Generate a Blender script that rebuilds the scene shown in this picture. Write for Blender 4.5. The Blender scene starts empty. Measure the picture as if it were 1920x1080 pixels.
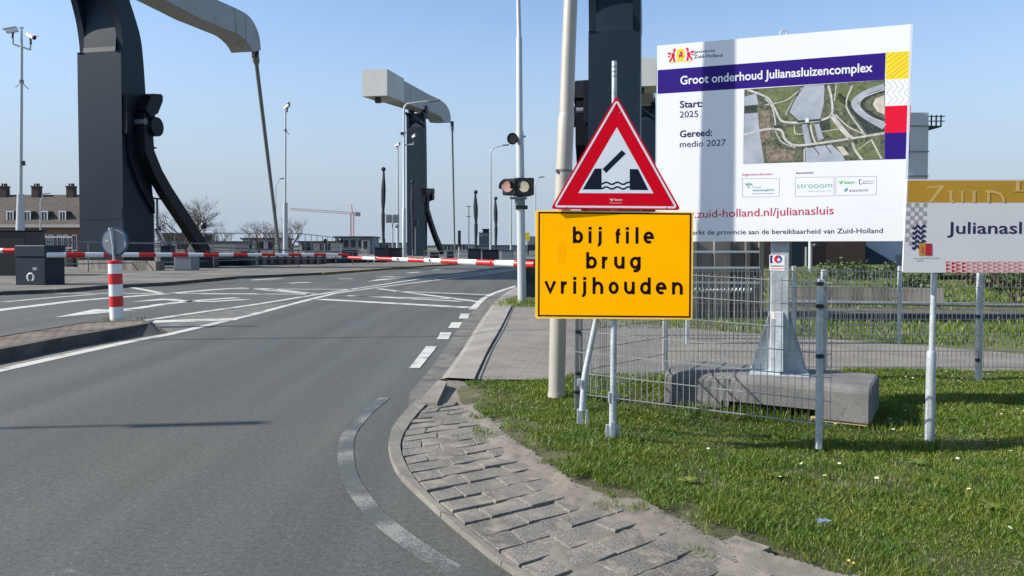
import bpy, bmesh, math, random
import numpy as np
from mathutils import Vector
random.seed(7); rng = np.random.default_rng(7)
R = math.radians
S = bpy.context.scene
COL = S.collection

# ---------------------------------------------------------------- camera, world, sun, exposure
F = 1440.0; CH = 1.5; PITCH = R(1.5); HORIZON = 462.0
SHIFT = (F * math.tan(PITCH) - (540 - HORIZON)) / 1920.0
cd = bpy.data.cameras.new('camera'); cam = bpy.data.objects.new('camera', cd); COL.objects.link(cam)
cd.sensor_width = 36.0; cd.lens = F / 1920 * 36; cd.shift_y = SHIFT
cd.clip_start = 0.05; cd.clip_end = 9000
cam.location = (0, 0, CH); cam.rotation_euler = (R(90) - PITCH, 0, 0)
S.camera = cam
SUN_EL, SUN_TH = R(36.5), R(6.0)
w = bpy.data.worlds.new("World"); S.world = w; w.use_nodes = True
nt = w.node_tree; bg = nt.nodes['Background']
sky = nt.nodes.new('ShaderNodeTexSky'); sky.sky_type = 'NISHITA'; sky.sun_disc = False
sky.sun_elevation = SUN_EL; sky.sun_rotation = R(270) - SUN_TH
sky.air_density = 1.0; sky.dust_density = 0.5; sky.ozone_density = 1.0; sky.altitude = 0
tint = nt.nodes.new('ShaderNodeMix'); tint.data_type = 'RGBA'; tint.blend_type = 'MULTIPLY'; tint.inputs[0].default_value = 1.0
nt.links.new(sky.outputs[0], tint.inputs[6]); tint.inputs[7].default_value = (0.93, 0.98, 1.06, 1)
tc = nt.nodes.new('ShaderNodeTexCoord'); sx = nt.nodes.new('ShaderNodeSeparateXYZ'); nt.links.new(tc.outputs['Generated'], sx.inputs[0])
hr = nt.nodes.new('ShaderNodeMapRange'); hr.inputs[1].default_value = 0.0; hr.inputs[2].default_value = 0.34; hr.inputs[3].default_value = 1.0; hr.inputs[4].default_value = 0.0; hr.interpolation_type = 'SMOOTHSTEP'
nt.links.new(sx.outputs[2], hr.inputs[0]); hz_ = nt.nodes.new('ShaderNodeMix'); hz_.data_type = 'RGBA'; nt.links.new(hr.outputs[0], hz_.inputs[0])
nt.links.new(tint.outputs[2], hz_.inputs[6]); hz_.inputs[7].default_value = (2.42, 2.88, 3.50, 1)      # pale spring haze low in the sky
nt.links.new(hz_.outputs[2], bg.inputs[0]); bg.inputs[1].default_value = 0.099
sd = bpy.data.lights.new('sun', 'SUN'); sun = bpy.data.objects.new('sun', sd); COL.objects.link(sun)
sd.energy = 4.0; sd.angle = R(0.53); sd.color = (1.0, 0.95, 0.86)
LV = Vector((math.cos(SUN_TH) * math.cos(SUN_EL), math.sin(SUN_TH) * math.cos(SUN_EL), -math.sin(SUN_EL)))
sun.rotation_euler = LV.to_track_quat('-Z', 'Y').to_euler()
S.view_settings.view_transform = 'Standard'; S.view_settings.look = 'None'
S.view_settings.exposure = 0.95; S.view_settings.gamma = 1.0

# ---------------------------------------------------------------- measuring helpers
cp, sp_ = math.cos(PITCH), math.sin(PITCH)
def ray(px, py):
    u = (px - 960) / F; v = (540 - py) / F + SHIFT * 1920 / F
    return Vector((u, cp + v * sp_, -sp_ + v * cp))
def at(px, py, Y):
    r = ray(px, py); t = Y / r.y
    return Vector((r.x * t, Y, CH + r.z * t))
def G(px, py, z=0.0):
    r = ray(px, py); t = (z - CH) / r.z
    return Vector((r.x * t, r.y * t, z))
def onplane(px, py, p0, n):
    r = ray(px, py); o = Vector((0, 0, CH)); t = (p0 - o).dot(n) / r.dot(n)
    return o + r * t
def sstep(a, b, x):
    t = min(1, max(0, (x - a) / (b - a))); return t * t * (3 - 2 * t)
def ZL(x, y=0):                       # level of the verge: falls gently away from the road
    return 0.085 - 0.115 * sstep(0.5, 2.2, x)

# ---------------------------------------------------------------- materials
MATS = {}
def nodes(name):
    m = bpy.data.materials.new(name); m.use_nodes = True
    n = m.node_tree; b = n.nodes['Principled BSDF']
    return m, n, b
def N(n, t, **k):
    x = n.nodes.new(t)
    for a, v in k.items():
        if a.startswith('i_'):
            key = a[2:]; key = int(key) if key.isdigit() else key.replace('_', ' ')
            x.inputs[key].default_value = v
        else: setattr(x, a, v)
    return x
def ramp(n, src, stops):
    r = n.nodes.new('ShaderNodeValToRGB'); e = r.color_ramp.elements
    while len(e) < len(stops): e.new(0.5)
    for k, (p, c) in enumerate(stops):
        e[k].position = p; e[k].color = (c[0], c[1], c[2], 1) if isinstance(c, (tuple, list)) else (c, c, c, 1)
    n.links.new(src, r.inputs[0]); return r
def noise(n, scale, detail=4, rough=0.55, vec=None, dist=0.0):
    x = N(n, 'ShaderNodeTexNoise', i_Scale=scale, i_Detail=detail, i_Roughness=rough, i_Distortion=dist)
    if vec is None:
        g = n.nodes.new('ShaderNodeNewGeometry'); vec = g.outputs['Position']
    n.links.new(vec, x.inputs['Vector']); return x
def mixc(n, fac, a, b, mode='MIX'):
    x = N(n, 'ShaderNodeMix', data_type='RGBA', blend_type=mode)
    if isinstance(fac, float): x.inputs[0].default_value = fac
    else: n.links.new(fac, x.inputs[0])
    for k, v in ((6, a), (7, b)):
        if isinstance(v, (tuple, list)): x.inputs[k].default_value = (v[0], v[1], v[2], 1)
        else: n.links.new(v, x.inputs[k])
    return x.outputs[2]
def bump(n, b, h, strength=0.3, dist=0.01):
    x = N(n, 'ShaderNodeBump', i_Strength=strength, i_Distance=dist)
    n.links.new(h, x.inputs['Height']); n.links.new(x.outputs[0], b.inputs['Normal'])
def P(name, col, rough=0.55, metal=0.0, var=0.12, scale=6.0, bs=0.0, bscale=60.0, stretch=None, spec=None):
    """plain painted / cast surface with uneven tone"""
    if name in MATS: return MATS[name]
    m, n, b = nodes(name)
    vec = None
    if stretch:
        g = n.nodes.new('ShaderNodeNewGeometry'); mp = N(n, 'ShaderNodeMapping'); mp.inputs['Scale'].default_value = stretch
        n.links.new(g.outputs['Position'], mp.inputs[0]); vec = mp.outputs[0]
    nz = noise(n, scale, 5, 0.6, vec)
    lo = tuple(c * (1 - var) for c in col); hi = tuple(min(1, c * (1 + var)) for c in col)
    r = ramp(n, nz.outputs[0], [(0.3, lo), (0.7, hi)])
    n.links.new(r.outputs[0], b.inputs['Base Color'])
    b.inputs['Roughness'].default_value = rough; b.inputs['Metallic'].default_value = metal
    if spec is not None: b.inputs['Specular IOR Level'].default_value = spec
    if bs > 0: bump(n, b, noise(n, bscale, 4).outputs[0], bs, 0.01)
    MATS[name] = m; return m

def m_asphalt(name='asphalt', c0=(0.034, 0.0395, 0.0365), c1=(0.093, 0.101, 0.0945), tan=True):
    m, n, b = nodes(name)
    g = n.nodes.new('ShaderNodeNewGeometry'); pos = g.outputs['Position']
    f = noise(n, 110, 3, 0.75, pos); r = ramp(n, f.outputs[0], [(0.32, c0), (0.68, c1)])
    vo = N(n, 'ShaderNodeTexVoronoi', i_Scale=75.0); n.links.new(pos, vo.inputs['Vector'])
    st = ramp(n, vo.outputs['Color'], [(0.86, 0.0), (0.98, 0.6)])
    c = mixc(n, st.outputs[0], r.outputs[0], (0.15, 0.152, 0.145))
    f9 = noise(n, 30, 5, 0.85, pos); c = mixc(n, 1.0, c, ramp(n, f9.outputs[0], [(0.33, 0.56), (0.67, 1.44)]).outputs[0], 'MULTIPLY')
    big = noise(n, 0.45, 4, 0.55, pos); br = ramp(n, big.outputs[0], [(0.40, 0.0), (0.62, 0.55)])
    c = mixc(n, br.outputs[0], c, mixc(n, 1.0, c, (1.18, 1.02, 0.86), 'MULTIPLY'))
    mp = N(n, 'ShaderNodeMapping'); mp.inputs['Rotation'].default_value = (0, 0, R(10)); mp.inputs['Scale'].default_value = (1.6, 0.06, 1)
    n.links.new(pos, mp.inputs[0]); tr = noise(n, 1.0, 3, 0.5, mp.outputs[0])
    tt = ramp(n, tr.outputs[0], [(0.35, 0.82), (0.65, 1.15)]); c = mixc(n, 1.0, c, tt.outputs[0], 'MULTIPLY')
    oil = noise(n, 3.1, 2, 0.5, pos); ot = ramp(n, oil.outputs[0], [(0.73, 1.0), (0.80, 0.62)]); c = mixc(n, 1.0, c, ot.outputs[0], 'MULTIPLY')
    n.links.new(c, b.inputs['Base Color']); b.inputs['Roughness'].default_value = 0.82
    bump(n, b, f.outputs[0], 0.55, 0.006); return m
def m_line(name, wear, c=(0.66, 0.65, 0.60)):
    m, n, b = nodes(name); g = n.nodes.new('ShaderNodeNewGeometry'); pos = g.outputs['Position']
    f = noise(n, 85, 4, 0.8, pos); lo = noise(n, 2.5, 3, 0.5, pos)
    s = N(n, 'ShaderNodeMath', operation='ADD'); n.links.new(f.outputs[0], s.inputs[0]); n.links.new(lo.outputs[0], s.inputs[1])
    r = ramp(n, s.outputs[0], [(max(0.0, wear - 0.04), 0.0), (min(1.0, wear + 0.05), 1.0)])
    # sum of two noises runs 0..2, so halve it first
    h = N(n, 'ShaderNodeMath', operation='MULTIPLY'); h.inputs[1].default_value = 0.5
    n.links.new(s.outputs[0], h.inputs[0]); n.links.new(h.outputs[0], r.inputs[0])
    f2 = noise(n, 110, 3, 0.75, pos); a = ramp(n, f2.outputs[0], [(0.32, (0.036, 0.041, 0.038)), (0.68, (0.094, 0.102, 0.096))])
    dirt = mixc(n, ramp(n, lo.outputs[0], [(0.3, 0.0), (0.7, 0.4)]).outputs[0], c, tuple(x * 0.72 for x in c))
    n.links.new(mixc(n, r.outputs[0], a.outputs[0], dirt), b.inputs['Base Color']); b.inputs['Roughness'].default_value = 0.7
    bump(n, b, f.outputs[0], 0.4, 0.004); return m
def m_brick(name, c1, c2, mortar, sx, sy, rot=0, msize=0.012, bs=0.5, dirt=(0.30, 0.27, 0.22), coords='xy'):
    m, n, b = nodes(name); g = n.nodes.new('ShaderNodeNewGeometry'); pos = g.outputs['Position']
    if coords == 'xz':
        sx_ = N(n, 'ShaderNodeSeparateXYZ'); n.links.new(pos, sx_.inputs[0]); cb = N(n, 'ShaderNodeCombineXYZ')
        ad = N(n, 'ShaderNodeMath', operation='ADD'); n.links.new(sx_.outputs[0], ad.inputs[0]); n.links.new(sx_.outputs[1], ad.inputs[1])
        n.links.new(ad.outputs[0], cb.inputs[0]); n.links.new(sx_.outputs[2], cb.inputs[1]); src = cb.outputs[0]
    else: src = pos
    mp = N(n, 'ShaderNodeMapping'); mp.inputs['Rotation'].default_value = (0, 0, rot); n.links.new(src, mp.inputs[0])
    wob = noise(n, 9, 2, 0.5, pos); wm = mixc(n, 0.012, mp.outputs[0], wob.outputs[1])
    br = N(n, 'ShaderNodeTexBrick', i_Scale=1.0); br.inputs['Brick Width'].default_value = sx; br.inputs['Row Height'].default_value = sy
    br.inputs['Mortar Size'].default_value = msize; br.inputs['Mortar Smooth'].default_value = 0.3
    br.inputs['Color1'].default_value = (*c1, 1); br.inputs['Color2'].default_value = (*c2, 1); br.inputs['Mortar'].default_value = (*mortar, 1)
    n.links.new(wm, br.inputs['Vector'])
    f = noise(n, 60, 4, 0.7, pos); fr = ramp(n, f.outputs[0], [(0.3, 0.75), (0.7, 1.2)])
    c = mixc(n, 1.0, br.outputs[0], fr.outputs[0], 'MULTIPLY')
    d = noise(n, 1.1, 5, 0.65, pos); dr = ramp(n, d.outputs[0], [(0.42, 0.0), (0.68, 0.7)])
    c = mixc(n, dr.outputs[0], c, dirt)
    n.links.new(c, b.inputs['Base Color']); b.inputs['Roughness'].default_value = 0.9
    iv = N(n, 'ShaderNodeMath', operation='SUBTRACT'); iv.inputs[0].default_value = 1.0; n.links.new(br.outputs['Fac'], iv.inputs[1])
    bump(n, b, iv.outputs[0], bs, 0.01); return m
def m_two(name, ca, cb_, scale, lo, hi, fine=(80, 0.75, 1.25), rough=0.9, bs=0.5, bdist=0.01, third=None):
    m, n, b = nodes(name); g = n.nodes.new('ShaderNodeNewGeometry'); pos = g.outputs['Position']
    a = noise(n, scale, 5, 0.6, pos); r = ramp(n, a.outputs[0], [(lo, ca), (hi, cb_)])
    f = noise(n, fine[0], 4, 0.75, pos); fr = ramp(n, f.outputs[0], [(0.3, fine[1]), (0.7, fine[2])])
    c = mixc(n, 1.0, r.outputs[0], fr.outputs[0], 'MULTIPLY')
    if third:
        t = noise(n, scale * 3.3, 4, 0.6, pos); tr = ramp(n, t.outputs[0], [(third[1], 0.0), (third[2], 1.0)])
        c = mixc(n, tr.outputs[0], c, third[0])
    n.links.new(c, b.inputs['Base Color']); b.inputs['Roughness'].default_value = rough
    bump(n, b, f.outputs[0], bs, bdist); return m
def m_galv(name='galvanised', col=(0.40, 0.44, 0.46)):
    m, n, b = nodes(name); g = n.nodes.new('ShaderNodeNewGeometry'); pos = g.outputs['Position']
    v = N(n, 'ShaderNodeTexVoronoi', i_Scale=70.0); n.links.new(pos, v.inputs['Vector'])
    r = ramp(n, v.outputs['Color'], [(0.0, tuple(c * 0.82 for c in col)), (1.0, tuple(min(1, c * 1.15) for c in col))])
    d = noise(n, 5, 4, 0.6, pos); dr = ramp(n, d.outputs[0], [(0.35, 0.8), (0.65, 1.1)])
    n.links.new(mixc(n, 1.0, r.outputs[0], dr.outputs[0], 'MULTIPLY'), b.inputs['Base Color'])
    b.inputs['Metallic'].default_value = 0.35; b.inputs['Roughness'].default_value = 0.48; return m
def m_streak(name, col, stain, amount=(0.5, 0.68), sx=2.2, rough=0.5, spec=.5):
    """painted steel with rain streaks running down"""
    m, n, b = nodes(name); g = n.nodes.new('ShaderNodeNewGeometry'); mp = N(n, 'ShaderNodeMapping')
    mp.inputs['Scale'].default_value = (sx, sx, 0.14); n.links.new(g.outputs['Position'], mp.inputs[0])
    a = noise(n, 1.0, 5, 0.7, mp.outputs[0]); r = ramp(n, a.outputs[0], [(amount[0], col), (amount[1], stain)])
    d = noise(n, 0.8, 4, 0.6, g.outputs['Position']); dr = ramp(n, d.outputs[0], [(0.35, 0.95), (0.65, 1.04)])
    n.links.new(mixc(n, 1.0, r.outputs[0], dr.outputs[0], 'MULTIPLY'), b.inputs['Base Color'])
    b.inputs['Roughness'].default_value = rough; b.inputs['Specular IOR Level'].default_value = spec; return m

M = dict(
    asphalt=m_asphalt(), line=m_line('road_marking_paint', 0.43, (0.52, 0.51, 0.46)), faded=m_line('faded_marking_paint', 0.53, (0.23, 0.235, 0.21)),
    worn=m_two('worn_gutter', (0.075, 0.074, 0.07), (0.16, 0.15, 0.13), 3.0, 0.35, 0.65, bs=0.5),
    kerb=m_two('kerb_concrete', (0.145, 0.134, 0.115), (0.225, 0.21, 0.18), 4.0, 0.35, 0.65, fine=(120, 0.7, 1.25), third=((0.10, 0.095, 0.085), 0.60, 0.75)),
    band=m_two('ramp_concrete', (0.185, 0.17, 0.15), (0.25, 0.235, 0.205), 1.7, 0.35, 0.65, fine=(90, 0.85, 1.15), third=((0.12, 0.115, 0.10), 0.62, 0.8)),
    slab=m_two('slab_aggregate', (0.130, 0.122, 0.108), (0.215, 0.20, 0.172), 2.2, 0.35, 0.65, fine=(75, 0.35, 1.65), bs=1.0, bdist=0.012, third=((0.27, 0.235, 0.185), 0.52, 0.66)),
    sand=m_two('sand', (0.150, 0.134, 0.110), (0.245, 0.218, 0.178), 4.0, 0.35, 0.65, fine=(160, 0.7, 1.25), bs=0.7, third=((0.13, 0.11, 0.085), 0.56, 0.72)),
    soil=m_two('lawn_soil', (0.050, 0.052, 0.020), (0.085, 0.085, 0.035), 3.0, 0.35, 0.65, fine=(70, 0.45, 1.6), bs=1.0, third=((0.15, 0.125, 0.08), 0.56, 0.70)),
    fargrass=m_two('far_grass', (0.055, 0.085, 0.016), (0.12, 0.125, 0.04), 1.3, 0.35, 0.65, fine=(18, 0.5, 1.5), bs=1.0, bdist=0.04),
    field=m_two('far_field', (0.06, 0.08, 0.03), (0.13, 0.12, 0.07), 0.05, 0.35, 0.65, fine=(4, 0.8, 1.2), bs=0.2),
    footpath=m_brick('footpath_bricks', (0.20, 0.182, 0.157), (0.15, 0.138, 0.12), (0.09, 0.08, 0.065), 0.21, 0.07, R(8), 0.006, 0.5, dirt=(0.24, 0.215, 0.18)),
    isl=m_brick('island_bricks', (0.17, 0.115, 0.085), (0.125, 0.095, 0.072), (0.035, 0.03, 0.02), 0.22, 0.11, R(-72), 0.02, 0.9, dirt=(0.22, 0.18, 0.135)),
    farpave=m_two('far_pavement', (0.075, 0.07, 0.06), (0.165, 0.152, 0.128), 0.45, 0.35, 0.65, fine=(12, 0.8, 1.2), bs=0.3),
    galv=m_galv('galvanised', (0.47, 0.51, 0.53)), galvm=m_galv('shaded_galvanised', (0.30, 0.315, 0.315)), galvd=m_galv('weathered_shaded_galvanised', (0.22, 0.235, 0.24)),
    pole=P('pole_paint', (0.40, 0.375, 0.32), 0.45, 0.15, 0.08, 3.0),
    mast=P('mast_white', (0.46, 0.48, 0.48), 0.4, 0.1, 0.06, 3.0),
    tower=m_streak('tower_blue_grey', (0.0065, 0.0185, 0.0320), (0.012, 0.025, 0.040), (0.45, 0.7), 0.5, 0.5, .25),
    towerd=P('machinery_black', (0.006, 0.008, 0.012), 0.5, 0.0, 0.3, 3.0, spec=.2),
    beam=m_streak('beam_grey_paint', (0.31, 0.32, 0.31), (0.10, 0.105, 0.08), (0.56, 0.72), 2.2, 0.5),
    beamc=P('counterweight_white', (0.50, 0.50, 0.46), 0.5, 0.0, 0.05, 0.6),
    steel=P('rod_steel', (0.17, 0.18, 0.17), 0.5, 0.3, 0.15, 2.0),
    black=P('black_plastic', (0.012, 0.013, 0.015), 0.4, 0, 0.2, 8.0),
    cab=P('cabinet_blue_grey', (0.014, 0.026, 0.038), 0.5, 0.0, 0.15, 4.0, spec=.3),
    red=P('red_paint', (0.62, 0.018, 0.015), 0.4, 0, 0.06, 4.0), white=P('white_paint', (0.78, 0.78, 0.75), 0.4, 0, 0.04, 4.0),
    signred=P('sign_red', (0.56, 0.002, 0.014), 0.6, 0, 0.05, 9.0, spec=.04), signwhite=P('sign_reflective_white', (0.62, 0.66, 0.72), 0.45, 0, 0.03, 9.0),
    signnavy=P('sign_navy', (0.008, 0.013, 0.028), 0.6, 0, 0.05, 9.0, spec=.05), back=P('sign_back_grey', (0.22, 0.24, 0.26), 0.5, 0.3, 0.1, 6.0),
    yellow=P('sign_yellow', (1.0, 0.435, 0.0), 0.6, 0, 0.03, 2.2, spec=.02), yedge=P('sign_edge_yellow', (0.85, 0.62, 0.10), 0.45, 0, 0.05, 9.0),
    ink=P('sign_black', (0.012, 0.004, 0.003), 0.6, 0, 0.1, 9.0, spec=.04),
    bbwhite=P('board_white', (0.84, 0.84, 0.84), 0.4, 0, 0.02, 1.2), purple=P('board_purple', (0.028, 0.008, 0.19), 0.5, 0, 0.03, 2.0, spec=.2),
    bbyellow=P('board_yellow', (0.90, 0.68, 0.02), 0.4, 0, 0.03), bbred=P('board_red', (0.80, 0.005, 0.035), 0.5, 0, 0.03, spec=.2),
    bbydark=P('board_yellow_line', (0.50, 0.37, 0.01), 0.4, 0, 0.03), bbrdark=P('board_red_line', (0.50, 0.006, 0.03), 0.4, 0, 0.03),
    bbgrey=P('board_grey_line', (0.42, 0.42, 0.44), 0.4, 0, 0.03), txt=P('board_text_navy', (0.03, 0.025, 0.085), 0.5, 0, 0.05, spec=.2),
    txtred=P('board_text_red', (0.55, 0.04, 0.09), 0.45, 0, 0.05), green=P('logo_green', (0.12, 0.55, 0.10), 0.45, 0, 0.05),
    teal=P('logo_teal', (0.10, 0.40, 0.33), 0.45, 0, 0.05), blue=P('logo_blue', (0.03, 0.10, 0.35), 0.45, 0, 0.05),
    ochre=P('panel_ochre', (0.46, 0.25, 0.012), 0.45, 0, 0.05), ochrel=P('panel_ochre_light', (0.62, 0.40, 0.12), 0.45, 0, 0.03),
    panel=P('panel_pale_grey', (0.66, 0.645, 0.64), 0.45, 0, 0.03, 2.0), chk=P('panel_checker_grey', (0.33, 0.32, 0.31), 0.45, 0, 0.05),
    crimson=P('panel_crimson', (0.42, 0.01, 0.03), 0.45, 0, 0.05), pink=P('panel_pink', (0.72, 0.50, 0.48), 0.45, 0, 0.05), salmon=P('panel_salmon', (0.50, 0.22, 0.20), 0.45, 0, 0.05),
    darkkerb=m_two('kerb_dark_concrete', (0.05, 0.047, 0.042), (0.115, 0.105, 0.088), 1.5, 0.35, 0.65, fine=(30, 0.75, 1.2)),
    concrete=m_two('block_concrete', (0.105, 0.104, 0.10), (0.175, 0.17, 0.162), 2.5, 0.35, 0.65, fine=(70, 0.75, 1.2), bs=0.5, third=((0.09, 0.088, 0.085), 0.6, 0.75)),
    wood=P('plank_wood', (0.50, 0.37, 0.20), 0.7, 0, 0.25, 12, stretch=(3, 30, 30)),
    bark=P('bark', (0.10, 0.075, 0.055), 0.9, 0, 0.3, 4), twig=P('twig', (0.10, 0.085, 0.065), 0.9, 0, 0.3, 1.0), twigr=P('twig_reddish', (0.085, 0.055, 0.04), 0.9, 0, 0.3, 1.0),
    roof=m_brick('roof_tiles', (0.085, 0.068, 0.055), (0.060, 0.050, 0.043), (0.04, 0.035, 0.03), 0.5, 0.35, 0, 0.03, 0.4, dirt=(0.09, 0.075, 0.06)),
    brickw=m_brick('house_brick', (0.22, 0.11, 0.07), (0.16, 0.085, 0.06), (0.20, 0.17, 0.14), 0.25, 0.08, 0, 0.01, 0.3, dirt=(0.17, 0.10, 0.07), coords='xz'),
    chim=P('chimney_brick', (0.075, 0.052, 0.042), 0.9, 0, 0.25, 6), glass=P('window_glass', (0.03, 0.04, 0.05), 0.12, 0, 0.2, 2),
    cream=P('cream_render', (0.50, 0.46, 0.38), 0.8, 0, 0.08, 1.0), greywall=P('grey_cladding', (0.20, 0.215, 0.23), 0.6, 0, 0.1, 0.6),
    bluemetal=P('blue_grey_metal', (0.35, 0.40, 0.48), 0.5, 0.2, 0.08, 0.6), craner=P('crane_red_hazed', (0.50, 0.27, 0.27), 0.6, 0, 0.1, 1),  # crane red is paled by haze mixed into its colour
    quay=m_streak('quay_concrete', (0.20, 0.185, 0.16), (0.07, 0.062, 0.05), (0.42, 0.62), 1.3, 0.9),
    darkbrick=m_brick('dark_brick', (0.085, 0.045, 0.032), (0.055, 0.032, 0.026), (0.05, 0.04, 0.035), 0.9, 0.22, 0, 0.02, 0.3, dirt=(0.05, 0.035, 0.028), coords='xz'),
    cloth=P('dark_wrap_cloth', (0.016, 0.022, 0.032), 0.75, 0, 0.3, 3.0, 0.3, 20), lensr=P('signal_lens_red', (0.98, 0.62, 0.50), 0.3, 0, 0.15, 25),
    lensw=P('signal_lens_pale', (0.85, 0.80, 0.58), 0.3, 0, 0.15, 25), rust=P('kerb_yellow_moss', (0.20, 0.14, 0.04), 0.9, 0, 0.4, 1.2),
    rim=P('blue_rim', (0.012, 0.05, 0.13), 0.4, 0, 0.1), petal=P('daisy_white', (0.80, 0.80, 0.76), 0.6, 0, 0.05), yolk=P('daisy_yellow', (0.75, 0.50, 0.03), 0.6, 0, 0.1),
    foil=P('foil', (0.55, 0.60, 0.72), 0.25, 0.6, 0.2, 40), peel=P('dry_leaf', (0.62, 0.42, 0.10), 0.7, 0, 0.25, 40),
)
for k_, c_, e_ in (('lensr', (1, .42, .30), .16), ('lensw', (1, .85, .55), .14)):      # signal lenses, faint glow added in place of reflected brightness
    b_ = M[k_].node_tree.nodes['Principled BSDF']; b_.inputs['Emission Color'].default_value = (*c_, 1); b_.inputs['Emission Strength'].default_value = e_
def m_blade():
    m, n, b = nodes('grass_blade'); g = n.nodes.new('ShaderNodeNewGeometry'); pos = g.outputs['Position']
    ri = g.outputs['Random Per Island']
    r = ramp(n, ri, [(0.0, (0.048, 0.112, 0.006)), (0.45, (0.098, 0.178, 0.010)), (0.8, (0.155, 0.226, 0.020)), (0.93, (0.21, 0.24, 0.05)), (1.0, (0.33, 0.28, 0.14))])
    a = noise(n, 2.2, 4, 0.6, pos); ar = ramp(n, a.outputs[0], [(0.3, (0.68, 0.86, 0.9)), (0.7, (1.35, 1.08, 1.0))])
    c = mixc(n, 1.0, r.outputs[0], ar.outputs[0], 'MULTIPLY')
    d = noise(n, 5.0, 3, 0.6, pos); dr = ramp(n, d.outputs[0], [(0.60, 0.0), (0.72, 0.55)])
    c = mixc(n, dr.outputs[0], c, (0.14, 0.115, 0.05))
    n.links.new(c, b.inputs['Base Color']); b.inputs['Roughness'].default_value = 0.5
    b.inputs['Subsurface Weight'].default_value = 0.0
    tr = n.nodes.new('ShaderNodeBsdfTranslucent'); n.links.new(c, tr.inputs[0])
    mx = n.nodes.new('ShaderNodeMixShader'); mx.inputs[0].default_value = 0.35
    out = n.nodes['Material Output']; n.links.new(b.outputs[0], mx.inputs[1]); n.links.new(tr.outputs[0], mx.inputs[2]); n.links.new(mx.outputs[0], out.inputs[0])
    return m
M['blade'] = m_blade()

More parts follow.
